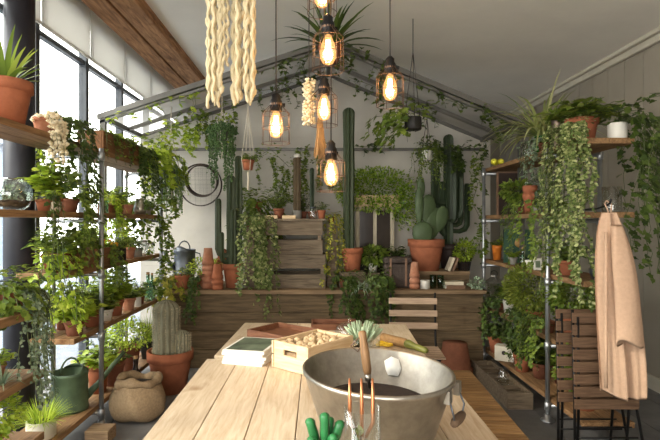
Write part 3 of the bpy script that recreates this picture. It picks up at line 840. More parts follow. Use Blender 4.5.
# lowest board and floor, left
def watering_can(name, label, loc, rz, r, h, m, long=True):
    t = thing(name, label, 'watering can', loc, rz)
    MB().lathe([(r * .98, 0), (r, .012), (r, .02), (r * .97, .025), (r * .95, h * .9), (r * .98, h * .92), (r * .98, h), (r * .92, h), (r * .88, h * .6), (1e-4, h * .6)], 28).build('body', m, t)
    f = MB()                                                 # half hood over the front of the mouth
    vs = []; n = 12
    for i in range(n + 1):
        a = -pi / 2 + pi * i / n
        vs += [V(cos(a) * r * .97, sin(a) * r * .97, h), V(cos(a) * r * .55 + .0, sin(a) * r * .9, h + r * .32 * cos(a))]
    f.add(vs, [(2 * i, 2 * i + 2, 2 * i + 3, 2 * i + 1) for i in range(n)]); f.build('hood', m, t, solid=.003)
    f = MB()
    pts = [V(r * .9, 0, h * .22), V(r * 1.7, 0, h * .5), V(r * 2.6, 0, h * .92), V(r * 3.3, 0, h * 1.2)] if long else [V(r * .9, 0, h * .2), V(r * 1.5, 0, h * .55), V(r * 1.9, 0, h * .95)]
    f.tube(pts, [r * .24, r * .17, r * .13, r * .12], 10) if long else f.tube(pts, [r * .24, r * .16, r * .12], 10)
    f.build('spout', m, t)
    f = MB(); f.tube([V(-r * .5, 0, h * .98)] + [V(-r * .5 + r * .98 * (1 - cos(a)) * .55, 0, h + r * .75 * sin(a)) for a in [pi * i / 8 for i in range(1, 8)]] + [V(r * .52, 0, h + r * .25)], .007, 8); f.build('top_handle', m, t)
    f = MB(); f.tube([V(-r * .9, 0, h * .88), V(-r * 1.45, 0, h * .8), V(-r * 1.55, 0, h * .5), V(-r * .95, 0, h * .2)], .007, 8); f.build('back_handle', m, t)
    return t
watering_can('watering_can', 'dull green long spouted watering can on the lowest left board', V(-1.76, 3.56, LZ[0]), radians(50), .125, .27, 'cangreen')
potted('grass_pot', 'fluffy grassy plant in a stone coloured pot before the green watering can', V(-1.71, 3.1, LZ[0]), ('cyl', .085, .11, 'cream'), blades(280, .18, .0035, 'lf_lime', 1.3, .7, .05))
potted('leafy_pot_plant', 'bright leaved plant in terracotta right of the green watering can', V(-1.715, 3.92, LZ[0]), ('rim', .085, .24, 'terra'), bush(.16, .16, 18, .09, 'heart', 'lf_lime', per=6, droop=.3))
potted('terracotta_pot_plant', 'dark leafy plant in brown terracotta behind the left pipe post, lowest board', V(-1.66, 4.1, LZ[0]), ('rim', .09, .2, 'dark'), bush(.13, .16, 14, .06, 'oval', 'lf_mid'))
potted('feathery_plant', 'feathery bright green plant on the lowest left board by the cactus', V(-1.68, 4.5, LZ[0]), ('rim', .09, .22, 'dark'), fluffy(.2, .24, 520, .028, 'slim', 'lf_lime'))
potted('tall_grass_plant', 'upright grassy plant at the far end of the lowest left board', V(-1.66, 4.9, LZ[0]), ('rim', .08, .17, 'black'), blades(60, .34, .007, 'lf_mid', .55, .4, .03))
bottle('brown bottle standing on the floor between sack and cactus pot', V(-1.53, 4.22, 0), .05, .34, 'darkglass')
MB().box(-.08, .08, -.07, .07, 0, .09).build('timber_block', 'block', smooth=False, bevel=.006, loc=V(-1.48, 3.42, 0))
tag(C.objects[-1], 'rough timber offcut on the floor by the left pipe post', 'timber')
# sack
t = thing('burlap_sack', 'slumped burlap sack with rolled rim on the floor', 'sack', V(-1.36, 3.80, 0)); t.scale = (.9, .88, 1.0)
f = MB(); n = 36
pr = [(.14, 0), (.2, .03), (.235, .12), (.225, .2), (.18, .26), (.155, .285)]
vs = []; fs = []
for i, (r, z) in enumerate(pr):
    for k in range(n):
        a = 2 * pi * k / n; w = 1 + .05 * sin(5 * a + i) + .03 * sin(11 * a + 2 * i)
        vs.append((r * w * cos(a), r * w * sin(a) * .9, z + .012 * sin(3 * a)))
for i in range(len(pr) - 1):
    for k in range(n): fs.append((i * n + k, i * n + (k + 1) % n, (i + 1) * n + (k + 1) % n, (i + 1) * n + k))
fs.append(tuple(range(n - 1, -1, -1))); f.add(vs, fs); f.build('bag', 'sack', t, sub=1)
f = MB(); m_ = 8; vs = []; fs = []
for k in range(n):
    a = 2 * pi * k / n; R0 = .158 * (1 + .04 * sin(4 * a)); rr = .036 * (1 + .25 * sin(7 * a) + .15 * sin(3 * a + 1))
    for j in range(m_):
        b = 2 * pi * j / m_; vs.append(((R0 + rr * cos(b)) * cos(a), (R0 + rr * cos(b)) * sin(a) * .9, .292 + .015 * sin(3 * a) + rr * sin(b)))
for k in range(n):
    for j in range(m_):
        k2 = (k + 1) % n; j2 = (j + 1) % m_; fs.append((k * m_ + j, k2 * m_ + j, k2 * m_ + j2, k * m_ + j2))
f.add(vs, fs); f.build('rolled_rim', 'sack', t, sub=1)
MB().lathe([(.15, .24), (.13, .27), (1e-4, .285)], 20, ell=(1, .9)).build('soil', 'soil', t)
# barrel cacti in the big floor pot
t = thing('barrel_cactus', 'big terracotta pot with two grey ribbed cacti on the floor', 'cactus', V(-1.30, 4.43, 0))
z = pot(t, 'rim', .20, .36, 'terra', 32)
for nm, x_, y_, r_, h_, lab in (('cactus_body', -.035, .0, .115, .43, 'taller cactus stem'), ('cactus_body', .115, -.03, .068, .2, 'shorter cactus stem')):
    f = MB(); column(f, x_, y_, z - .02, r_, h_, 14, (0, 0), 12, .13); o = f.build(nm, 'cactusgrey', t, smooth=False); o['label'] = lab
    g = MB(); spines(g, x_, y_, z, r_ * 1.0, h_, 14, 20, .022); g.build('spines', 'spine', o)
t = thing('clay_pot', 'small broken clay pot lying on the floor beside the cactus pot', 'pot', V(-1.02, 4.62, .075))
o = MB().lathe(pot_prof('rim', .075, .14), 18, mt=Matrix.Rotation(radians(90), 4, 'Y') @ Matrix.Rotation(.4, 4, 'X')).build('pot', 'terradark', t)

# ---------------------------------------------------------------- side rack at the bottom left
potted('bushy_creeper', 'dark small leaved creeper covering the upper board of the low rack', V(-1.52, 2.4, NZ[2]), ('rim', .08, .1, 'dark'), trail([(U(-2.2, 1.2), U(.1, .2), U(.03, .16)) for i in range(24)], .036, 'ivy', 'lf_mid', per=50, crown=50, crownR=.15))
potted('string_plant', 'long grey green string plant trailing down from the low rack corner', V(-1.50, 2.47, NZ[2]), ('rim', .055, .08, 'old'), trail([(U(-.7, 1.0), U(.12, .17), U(.25, .52)) for i in range(22)], .021, 'oval', 'lf_grey', per=70, crown=24, crownR=.09, jit=.02))
potted('lime_succulent', 'lime leafed succulent on the middle board of the low rack', V(-1.56, 2.42, NZ[1]), ('rim', .05, .07, 'old'), bush(.08, .1, 14, .045, 'oval', 'lf_lime'))
t = thing('air_plant', 'grey curly air plant on the middle board edge of the low rack', 'plant', V(-1.45, 2.3, NZ[1]))
blades(26, .13, .007, 'lf_grey', 1.3, 1.2, .01)(t, .01)
potted('fluffy_bush', 'bright fluffy bush at the bottom left corner on the low rack', V(-1.53, 2.32, NZ[0]), ('rim', .07, .09, 'terra'), fluffy(.15, .2, 700, .03, 'rhomb', 'lf_lime'))

# ================================================================ BACK: raised bed with ledge
YF = 5.1
t = thing('raised_bed', 'long raised bed of brown sleepers below the back wall', 'planter', (0, YF, 0))
for i in range(4): MB().box(-1.52, 1.70, 0, .06, i * .19, i * .19 + .187).build('board', 'sleeper', t, smooth=False, bevel=.006)
MB().box(-1.54, 1.72, -.05, .72, .76, .80).build('ledge', 'ledge', t, smooth=False, bevel=.004)
MB().box(-1.52, -1.46, .06, .7, 0, .757).build('end_board', 'sleeper', t, smooth=False)
MB().box(1.64, 1.70, .06, .7, 0, .757).build('end_board', 'sleeper', t, smooth=False)
t = thing('plank_step', 'raised timber step on the right half of the ledge', 'step', (1.30, 5.45, .80))
MB().box(-.34, .34, -.09, .3, .12, .16).build('top_board', 'ledge', t, smooth=False, bevel=.003)
MB().box(-.34, .34, -.07, -.04, 0, .118).build('front_board', 'sleeper', t, smooth=False)
MB().box(-.34, -.30, -.04, .28, 0, .118).build('end_board', 'sleeper', t, smooth=False); MB().box(.30, .34, -.04, .28, 0, .118).build('end_board', 'sleeper', t, smooth=False)
LG, ST = .80, .96
def B(x, Y=5.28, z=LG): return V((x - VX) * Y / F, Y, z)
S = -pi / 2
def sv(n, o, d, sp=.8): return [(S + U(-sp, sp), U(*o), U(*d)) for i in range(n)]

# riddles (garden sieves) hung on the wall
def sieve(label, x, y, Y, R0, dep, tilt, m='tindark'):
    c = at(x, y, Y); t = thing('garden_sieve', label, 'sieve', c); t.rotation_euler = (radians(90 + tilt), 0, 0)
    MB().lathe([(R0, 0), (R0, dep), (R0 - .012, dep), (R0 - .012, 0), (R0, 0)], 40, cap=False).build('rim', m, t)
    f = MB()
    for i in range(-3, 4):
        q = i / 4 * R0; w = sqrt(max(R0 * R0 - q * q, 0)) - .006
        f.tube([(q, -w, .01), (q, w, .01)], .0007, 3, False); f.tube([(-w, q, .012), (w, q, .012)], .0007, 3, False)
    f.build('mesh', 'alum', t); return t
sieve('large thin rimmed garden sieve hung on the back wall', 201, 185, 5.86, .25, .03, 0, 'wicker')
sieve('smaller deep rimmed garden sieve hung over the larger one', 203, 180, 5.78, .185, .1, 14, 'wicker')

# left part of the ledge
watering_can('watering_can', 'dark zinc watering can on the left end of the ledge', V(-1.45, 5.48, LG + .12), radians(215), .12, .27, 'tindark', False)
MB().box(-.085, .085, -.1, .1, 0, .118).build('timber_block', 'block', smooth=False, bevel=.005, loc=V(-1.45, 5.48, LG)); tag(C.objects[-1], 'timber block under the dark zinc watering can', 'timber')
potted('yellowing_ivy', 'yellowing ivy spilling over the left end of the ledge', B(170, 5.18), ('rim', .06, .09, 'old'), trail(sv(16, (.1, .22), (.05, .32), 1.2), .05, 'ivy', 'lf_yel', per=38, crown=30, crownR=.14))
potted('terracotta_pot_plant', 'little creeper in a terracotta pot before the zinc watering can', B(185, 5.13), ('rim', .075, .15, 'terra'), fluffy(.09, .06, 70, .03, m='lf_dark'))
potted('fern', 'light green fern in a clay pot beside the zinc watering can', B(201, 5.42), ('rim', .075, .15, 'old'), fluffy(.19, .17, 520, .024, 'slim', 'lf_lime'))
potted('trailing_creeper', 'dark creeper hanging down over the ledge front, left of the stacked pots', B(195, 5.15), ('rim', .06, .1, 'dark'), trail(sv(9, (.1, .16), (.25, .55), .5), .034, 'ivy', 'lf_dark', per=44, crown=16, crownR=.09))
def potstack(label, loc, n, r=.06, h=.13, rot=None, m='terraold', group=None):
    t = thing('pot_stack', label, 'pots', loc, 0, group)
    mt = rot if rot is not None else Matrix.Identity(4)
    for k in range(n):
        MB().lathe([(r * .68, 0), (r * .9, h * .74), (r, h * .77), (r, h), (r * .9, h), (r * .64, h * .06), (1e-4, h * .06)], 18, mt=mt @ Matrix.Translation((0, 0, k * h * .36))).build('clay_pot', m, t)
    return t
flip = Matrix.Rotation(pi, 4, 'X')
potstack('tall upturned stack of old clay pots left of the columnar cactus', B(208, 5.2, LG + .418), 5, .062, .17, flip)
potstack('upturned clay pots stacked tight against the cactus pot', B(217.5, 5.12, LG + .259), 3, .06, .15, flip, 'terra')
potstack('leaning stack of clay pots behind, beside the columnar cactus', B(212, 5.52, LG + .06), 4, .065, .17, Matrix.Rotation(radians(28), 4, 'Y'), 'terra')
# columnar cactus with arms
t = thing('columnar_cactus', 'tall armed columnar cactus in terracotta left of the crates', 'cactus', B(233, 5.26))
z = pot(t, 'rim', .115, .25, 'terra', 24)
f = MB(); column(f, -.03, .02, z - .02, .05, .98, 6); column(f, .05, .03, z - .02, .042, 1.2, 6); column(f, .0, -.03, z - .02, .036, .62, 6)
arm(f, (-.05, .0, z + .12), (-.11, -.01, 0), .034, .5); arm(f, (-.05, .02, z + .05), (-.07, -.05, 0), .03, .22)
f.build('cactus_body', 'cactus', t, smooth=False)
potted('small_succulent', 'tiny grey rosette by the foot of the cactus pot', B(240, 5.12), ('rim', .035, .04, 'grey'), fluffy(.04, .03, 40, .03, 'oval', 'lf_pale'))
# crate stack
def crate(label, loc, w, d, h, sl, m='crate', rz=0, gap=.02):
    t = thing('wooden_crate', label, 'crate', loc, rz)
    for sx in (-1, 1):
        for sy in (-1, 1):
            MB().box(sx * (w / 2 - .035) - .018, sx * (w / 2 - .035) + .018, sy * (d / 2 - .035) - .018, sy * (d / 2 - .035) + .018, 0, h).build('corner_post', m, t, smooth=False)
    hs = (h - gap * (sl - 1)) / sl
    for i in range(sl):
        z0 = i * (hs + gap)
        for sy in (-1, 1):
            MB().box(-w / 2, w / 2, sy * d / 2 - .009 - sy * .009, sy * d / 2 + .009 - sy * .009, z0, z0 + hs).build('slat', m, t, smooth=False, bevel=.003)
        for sx in (-1, 1):
            MB().box(sx * w / 2 - .009 - sx * .009, sx * w / 2 + .009 - sx * .009, -d / 2 + .02, d / 2 - .02, z0, z0 + hs).build('slat', m, t, smooth=False)
    MB().box(-w / 2 + .02, w / 2 - .02, -d / 2 + .02, d / 2 - .02, .005, .02).build('base', m, t, smooth=False)
    return t
cx = (291 - VX) * 5.4 / F
crate('lower grey slatted crate of the stack at the back', V(cx, 5.4, LG), .74, .4, .35, 2, gap=.06)
crate('upper grey slatted crate of the stack at the back', V(cx - .01, 5.4, LG + .352), .7, .38, .35, 2, gap=.05)
CT = LG + .352 + .352
MB().box(-.37, .37, -.21, .21, 0, .02).build('crate_board', 'crate', smooth=False, loc=V(cx, 5.4, CT)); tag(C.objects[-1], 'grey board laid across the top of the crate stack', 'board'); CT += .02
potted('bushy_herb', 'bushy herb in a terracotta pot on top of the crates', B(279, 5.36, CT), ('rim', .06, .11, 'terradark' if 0 else 'dark'), bush(.15, .3, 26, .05, 'oval', 'lf_mid'))
for k, (x_, lab) in enumerate(((271, 'pale timber offcut left of the herb pot on the crates'), (289, 'pale timber offcut right of the herb pot on the crates'))):
    MB().box(-.07, .07, -.035, .035, 0, .035).build('timber_offcut', 'palecrate', smooth=False, bevel=.004, loc=B(x_, 5.25, CT)); tag(C.objects[-1], lab, 'timber')
t = thing('brown_cactus', 'tall brown corky cactus standing on the crates', 'cactus', B(297, 5.4, CT)); z = pot(t, 'cyl', .05, .09, 'greypot')
f = MB(); column(f, 0, 0, z - .02, .042, .6, 7); f.build('cactus_body', 'cactusbrown', t, smooth=False); MB().blob((0, 0, z + .6), .035, 10, 6, (1.1, 1.1, .8)).build('woolly_cap', 'white', t)
t = thing('brown_cactus', 'slim dark column cactus right of the corky one on the crates', 'cactus', B(312, 5.46, CT)); z = pot(t, 'rim', .05, .08, 'terradark')
f = MB(); column(f, 0, 0, z - .02, .028, .5, 6); f.build('cactus_body', 'cactusdark', t, smooth=False)
jar('glass_lantern', 'small glass jar on the crates beside the little orange pot', B(313, 5.24, CT), .04, .11, lid='tindark')
potted('little_pot_plant', 'small cactus in a bright orange clay pot on the crate corner', B(321.5, 5.26, CT), ('rim', .045, .09, 'terra'), bush(.06, .14, 10, .035, 'oval', 'lf_var'))
potted('leafy_pot_plant', 'dark foliage plant behind the jar on the crates', B(303, 5.55, CT), ('rim', .05, .08, 'dark'), bush(.14, .32, 24, .045, 'oval', 'lf_dark'))
potted('trailing_plant', 'big curtain of variegated trailing leaves left of the crates', V(-.712, 5.30, 1.44), ('rim', .055, .1, 'dark'), trail([(S + U(-.25, 1.1), U(.14, .34), U(.5, 1.0)) for i in range(24)], .042, 'oval', 'lf_var', per=50, crown=24, crownR=.14, w=.7))
MB().box(-.05, .05, -.06, .06, 0, .64).build('plant_stand', 'crate', smooth=False, loc=V(-.712, 5.30, LG)); tag(C.objects[-1], 'upright timber stand hidden behind the variegated curtain', 'stand')
potted('trailing_plant', 'dense leafy trailer falling beside the columnar cactus', V(-.70, 5.74, 1.6), ('rim', .08, .12, 'terra'), trail(sv(22, (.1, .32), (.3, .7), 1.5), .05, 'oval', 'lf_mid', per=44, crown=50, crownR=.2))
MB().box(-.1, .1, -.1, .1, 0, .8).build('plant_stand', 'crate', smooth=False, loc=V(-.70, 5.74, LG)); tag(C.objects[-1], 'tall timber stand under the leafy trailer by the columnar cactus', 'stand')
potted('trailing_plant', 'thin yellowish leaved trailer hanging down the right crate edge', V(.155, 5.40, CT - .05), ('rim', .04, .07, 'dark'), trail(sv(9, (.1, .2), (.4, .75), .9), .034, 'oval', 'lf_yel', per=40, crown=14, crownR=.1, w=.7))
MB().box(-.05, .05, -.05, .05, 0, CT - .05 - LG).build('plant_stand', 'crate', smooth=False, loc=V(.155, 5.4, LG)); tag(C.objects[-1], 'narrow timber stand at the right crate edge', 'stand')
# tall single cactus
MB().box(-.14, .14, -.12, .12, 0, .16).build('timber_block', 'crate', smooth=False, bevel=.005, loc=B(352, 5.38)); tag(C.objects[-1], 'timber block under the tallest cactus pot', 'timber')
t = thing('columnar_cactus', 'tallest single column cactus in terracotta at the back centre', 'cactus', B(352, 5.38, LG + .16)); z = pot(t, 'rim', .12, .25, 'terra', 24)
f = MB(); column(f, -.035, 0, z - .02, .062, 1.56, 8); f.build('cactus_body', 'cactus', t, smooth=False)
# window cupboard with fern trough
t = thing('window_cupboard', 'old cream framed cupboard with two dark panes at the back', 'cupboard', V(.66, 5.72, LG))
MB().box(-.2, .2, .0, .18, 0, .86).build('carcass', 'bookbrown', t, smooth=False)
f = MB()
for b in ((-.22, -.175, -.03, 0, 0, .86), (.175, .22, -.03, 0, 0, .86), (-.02, .02, -.03, 0, .05, .82), (-.175, .175, -.03, 0, .82, .86), (-.175, .175, -.03, 0, 0, .05)): f.box(*b)
f.build('frame', 'oldframe', t, smooth=False, bevel=.003)
for a in (-.175, .02): MB().box(a, a + .155, -.012, -.004, .05, .82).build('pane', 'darkglass', t, smooth=False)
MB().box(-.3, .3, -.08, .19, .86, .89).build('top_board', 'palecrate', t, smooth=False, bevel=.003)
t = thing('fern_trough', 'mossy green fern in a pale wooden trough on the cupboard', 'planter', V(.68, 5.74, LG + .89))
f = MB()
for b in ((-.24, .24, -.1, -.085, 0, .1), (-.24, .24, .085, .1, 0, .1), (-.24, -.225, -.085, .085, 0, .1), (.225, .24, -.085, .085, 0, .1), (-.225, .225, -.085, .085, 0, .012)): f.box(*b)
f.build('box_body', 'palecrate', t, smooth=False); MB().box(-.224, .224, -.084, .084, .012, .085).build('soil', 'soil', t)
f = MB()
for i in range(3800):
    d = rv(); k = U(.25, 1) ** .5
    p = V(d.x * .5 * k, d.y * .2 * k - .07, .16 + d.z * .26 * k)
    if p.y > .17: p.y = .17
    if d.x > .35 and U(0, 1) < .6: p.z -= U(0, .6) * (d.x - .25)
    f.leaf(p, d + rv(.6), rv() + V(0, 0, 1), U(.022, .045), .022, 'rhomb')
f.build('foliage', leafm('fern_moss', (74, 108, 34), (116, 146, 48), (160, 182, 72), .35), t)
potted('parsley', 'bushy parsley in a white pot before the cupboard panes', V(.61, 5.45, LG + .14), ('rim', .055, .1, 'white'), fluffy(.17, .19, 360, .045, 'ivy', 'lf_mid', .8))
MB().box(-.065, .065, -.07, .07, 0, .14).build('timber_block', 'crate', smooth=False, loc=V(.61, 5.45, LG)); tag(C.objects[-1], 'timber block under the parsley pot', 'timber')
potted('trailing_ivy', 'dark ivy cascading over the ledge below the parsley', B(380, 5.2), ('rim', .07, .11, 'dark'), trail(sv(16, (.14, .24), (.2, .55), .8), .04, 'ivy', 'lf_dark', per=46, crown=30, crownR=.14))
potted('trailing_ivy', 'dark ivy cascading over the ledge below the tallest cactus', B(345, 5.2), ('rim', .065, .1, 'dark'), trail(sv(16, (.14, .22), (.2, .5), .9), .038, 'ivy', 'lf_dark', per=46, crown=26, crownR=.13))
potted('variegated_ivy', 'slim lime variegated trailer over the ledge between the dark ivies', B(368, 5.16), ('rim', .04, .07, 'grey'), blades(30, .26, .006, 'lf_var', 1.2, 1.6, .01))
t = thing('air_plant', 'silver curling air plant on the ledge edge, centre back', 'plant', B(361, 5.09)); blades(34, .2, .009, 'lf_pale', 1.5, 1.8, .01)(t, .01)
t = thing('wicker_basket', 'dark wicker chest on the ledge left of the prickly pear', 'basket', V(.83, 5.3, LG))
MB().box(-.14, .14, -.1, .1, 0, .25).build('body', 'wicker', t, smooth=False, bevel=.02); MB().box(-.145, .145, -.105, .105, .255, .32).build('lid', 'wicker', t, smooth=False, bevel=.02)
f = MB()
for q in (-.08, .08): f.box(q - .01, q + .01, -.108, -.1, .02, .31)
f.build('strap', 'bookbrown', t, smooth=False)
potted('dark_leaf_plant', 'dark leafy plant behind the wicker chest', B(404, 5.5), ('rim', .07, .3, 'dark'), bush(.12, .2, 16, .07, 'oval', 'lf_dark'))
potstack('small upturned clay pots on the ledge below the prickly pear', B(414.5, 5.17, LG + .277), 3, .052, .16, flip, 'terraold')
t = thing('candle', 'stubby white candle on the ledge', 'candle', B(425, 5.18)); MB().lathe([(.05, 0), (.05, .085), (.046, .09), (1e-4, .088)], 20).build('wax', 'white', t); MB().tube([(0, 0, .088), (.002, 0, .1)], .002, 4).build('wick', 'flex', t)
jar('glass_tumbler', 'left green drinking glass on the ledge beside the candle', B(434, 5.2), .036, .14, 'gglass', tumbler(.036, .14), cat='glass')
jar('glass_tumbler', 'right green drinking glass on the ledge beside the stacked books', B(440, 5.17), .036, .14, 'gglass', tumbler(.036, .14), cat='glass')
def book(label, loc, w, d, h, m, rot=(0, 0, 0), group=None):
    t = thing('book', label, 'book', loc, 0, group); t.rotation_euler = rot
    f = MB(); f.box(-w / 2, w / 2, -d / 2, d / 2, 0, .004); f.box(-w / 2, w / 2, -d / 2, d / 2, h - .004, h); f.box(-w / 2, w / 2, -d / 2, -d / 2 + .004, .004, h - .004); f.build('cover', m, t, smooth=False)
    MB().box(-w / 2 + .004, w / 2 - .004, -d / 2 + .005, d / 2 - .004, .004, h - .004).build('pages', 'paper', t, smooth=False); return t
book('brown book lying lowest of the flat pair on the ledge', B(453, 5.2), .2, .14, .04, 'bookbrown', (0, 0, .1))
book('cream book lying on top of the brown one on the ledge', B(453, 5.2, LG + .041), .19, .13, .035, 'bookcream', (0, 0, -.06))
# step: prickly pear, euphorbia, books, basket
t = thing('prickly_pear', 'prickly pear with big oval pads in a large terracotta pot', 'cactus', B(426, 5.5, ST)); z = pot(t, 'rim', .2, .34, 'terra', 32)
f = MB()
def pad(mb, c, w, h, th, tilt, yaw=0):
    mt = Matrix.Translation(c) @ Matrix.Rotation(yaw, 4, 'Z') @ Matrix.Rotation(tilt, 4, 'Y')
    n, m2 = 18, 8; vs = []; fs = []
    for i in range(m2 + 1):
        v = pi * i / m2
        for k in range(n):
            u = 2 * pi * k / n
            zz = h / 2 - cos(v) * h / 2
            vs.append(mt @ V(sin(v) * cos(u) * w / 2 * (.82 + .3 * i / m2), sin(v) * sin(u) * th, zz))
    for i in range(m2):
        for k in range(n): fs.append((i * n + k, i * n + (k + 1) % n, (i + 1) * n + (k + 1) % n, (i + 1) * n + k))
    mb.add(vs, fs)
pad(f, V(-.035, -.02, z - .03), .24, .27, .035, -.03); pad(f, V(.06, .03, z + .04), .2, .36, .03, .18, .3); pad(f, V(.02, .03, z + .2), .19, .34, .03, .05, .2)
pad(f, V(-.07, .0, z + .2), .1, .42, .026, -.02); pad(f, V(.13, .04, z + .12), .17, .3, .028, .3, .2); pad(f, V(-.04, .03, z + .5), .09, .24, .024, -.06)
f.build('pads', 'pad', t)
t = thing('candelabra_cactus', 'dark many armed candelabra cactus in the right back corner', 'cactus', V(1.49, 5.72, ST)); z = pot(t, 'rim', .12, .28, 'dark', 24)
f = MB(); column(f, 0, 0, z - .02, .06, 1.3, 5)
for q, (a, o, zz, hh) in enumerate(((2.9, .1, .3, .5), (.1, .11, .25, .62), (.3, .2, .18, .45), (3.3, .15, .5, .4), (-.6, .12, .35, .35), (.0, .06, .6, .36), (3.0, .05, .15, .5), (-1.2, .1, .3, .6))):
    arm(f, (cos(a) * .03, sin(a) * .03, z + zz), (cos(a) * o, sin(a) * o * .6, 0), .034, hh, 5)
f.build('cactus_body', 'cactusdark', t, smooth=False)
book('pale book leaning left against its neighbour on the step', V(1.45, 5.41, ST + .071), .15, .14, .026, 'bookcream', (0, radians(-68), 0)); book('brown book leaning beside the pale one on the step', V(1.492, 5.41, ST + .071), .15, .14, .022, 'bookbrown', (0, radians(-68), 0))
t = thing('wire_basket', 'wire basket of mossy lime plants on the step', 'basket', V(1.61, 5.47, ST)); t.scale = (.8, .8, 1)
f = MB()
for k in range(14):
    a = 2 * pi * k / 14; f.tube([(cos(a) * .07, sin(a) * .07, 0), (cos(a) * .1, sin(a) * .1, .13)], .003, 4)
for r_, z_ in ((.07, .004), (.08, .04), (.09, .085), (.1, .13)): f.tube([(cos(2 * pi * k / 20) * r_, sin(2 * pi * k / 20) * r_, z_) for k in range(21)], .003, 4, False)
f.build('wire_frame', 'blackmetal', t); MB().lathe([(.066, .008), (.085, .09), (1e-4, .1)], 16).build('soil', 'soil', t)
fluffy(.14, .2, 380, .032, 'rhomb', 'lf_lime')(t, .1)
potted('small_pot_plant', 'green plant in a cream rimmed clay pot on the step end', V(1.665, 5.66, ST), ('rim', .045, .13, 'terra'), fluffy(.13, .22, 260, .034, 'oval', 'lf_mid'))
t = thing('silver_plant', 'silvery trailing tuft on the ledge by the right shelving post', 'plant', B(477, 5.12)); fluffy(.08, .1, 130, .03, 'oval', 'lf_pale')(t, .01)
# upturned pot on the floor in front of the bed
t = thing('clay_pot', 'large upturned terracotta pot on the floor right of the table', 'pot', V(1.34, 4.86, .32))
MB().lathe([(1e-4, -.0), (.115, 0), (.155, -.24), (.17, -.245), (.17, -.32), (.15, -.32), (.1, -.02), (1e-4, -.02)], 28).build('pot', 'terradark', t)

# hanging plants at the back
c = at(222, 140, 5.3); hanging('hanging_plant', 'ball shaped hanging string plant with long strands above the cactus', (c.x, 5.3, c.z), zg(c.x) - .02, ('rim', .075, .1, 'grey'),
        pearls([(U(0, 6.3), U(.06, .15), U(.05, .7) ** 1.4) for i in range(60)], .0095, 'pearl', .013, .17, 520, 1.1))
c = at(248, 170, 5.0); hanging('hanging_pot', 'small terracotta pot in a white macrame hanger', (c.x, 5.0, c.z), zg(c.x) - .04, ('rim', .065, .1, 'terra'), bush(.1, .1, 12, .05, 'oval', 'lf_mid', droop=.4), n=4)
c = at(413, 130, 4.4); hanging('hanging_pot', 'black hanging pot of ivy under the right canopy', (c.x, 4.4, c.z), zc(c.x), ('cyl', .075, .11, 'black'),
        trail([(U(1.8, 4.6), U(.12, .4), U(.03, .25)) for i in range(16)], .065, 'ivy', 'lf_mid', per=22, crown=16, crownR=.16), m='flex', knot=False)
c = at(427, 160, 5.3); hanging('hanging_pot', 'white hanging pot with ferny trailers under the right canopy', (c.x, 5.3, c.z), zg(c.x) - .02, ('rim', .055, .1, 'white'),
        trail([(U(0, 6.3), U(.08, .17), U(.1, .38)) for i in range(22)], .03, 'oval', 'lf_mid', per=50, crown=26, crownR=.12, w=.6), m='flex', knot=False)

# ================================================================ RIGHT SHELVING
W = pi
def wv(n, o, d, sp=.8): return [(W + U(-sp, sp), U(*o), U(*d)) for i in range(n)]
t = thing('fruit_bowl', 'shallow glass bowl holding lemons at the far end of the top right board', 'bowl', V(1.84, 5.12, RZ[4]))
MB().lathe([(.04, 0), (.09, .045), (.085, .047), (1e-4, .012)], 20).build('bowl_body', 'gglass', t)
for k, (dx, dy, lab) in enumerate(((-.035, -.02, 'left lemon in the shallow bowl on the top right board'), (.035, -.02, 'right lemon in the shallow bowl on the top right board'), (0, .04, 'rear lemon in the shallow bowl on the top right board'))):
    tag(MB().blob((0, 0, 0), .032, 12, 8, (1, 1.25, 1)).build('lemon', 'lemon', loc=V(1.84 + dx, 5.12 + dy, RZ[4] + .055)), lab, 'fruit', 'lemons in the bowl')
jar('glass_jar', 'clear glass jar left of the green glazed pot', RS(527, 4, 1.86), .045, .13, lid='tin')
potted('spider_plant', 'arching spider plant in a glossy green pot on the top right board', RS(546, 4, 1.88), ('belly', .085, .16, 'green'), blades(120, .6, .016, 'lf_spider', 1.4, 1.5, .03))
t = thing('metal_vase', 'tall shiny copper and steel vase right of the green pot', 'vase', RS(559.5, 4, 1.82)); MB().lathe([(.04, 0), (.043, .01), (.043, .2), (.046, .215), (.04, .215), (.038, .02), (1e-4, .02)], 20).build('body', 'copperdull', t)
fluffy(.08, .08, 60, .04, 'oval', 'lf_mid')(t, .2)
potted('philodendron', 'broad leaved plant in a terracotta pot at the near end, top right board', RS(579, 4, 1.92), ('rim', .115, .19, 'terra'), bush(.28, .2, 36, .095, 'heart', 'lf_mid', per=6, droop=.3))
potted('trailing_ivy', 'long dark ivy tumbling from a white pot at the top right board end', V(2.03, 3.38, RZ[4]), ('cyl', .06, .11, 'white'), trail([(U(-1.75, .0), U(.14, .34), U(.3, 1.0)) for i in range(17)], .05, 'ivy', 'lf_dark', per=30, crown=22, crownR=.14))
potted('trailing_creeper', 'pale flecked creeper curtain hanging outside the near right pipe post', V(1.82, 3.46, RZ[4]), ('rim', .05, .09, 'dark'), trail([(U(2.3, 4.5), U(.1, .26), U(.35, 1.2)) for i in range(38)], .028, 'oval', 'lf_var', per=95, crown=20, crownR=.12, w=.75))
potted('trailing_creeper', 'fine leaved creeper below the spider plant, in front of the top right board', V(1.83, 4.08, RZ[4]), ('rim', .05, .08, 'dark'), trail(wv(10, (.12, .2), (.1, .3)), .028, 'oval', 'lf_grey', per=60, crown=14, crownR=.08))
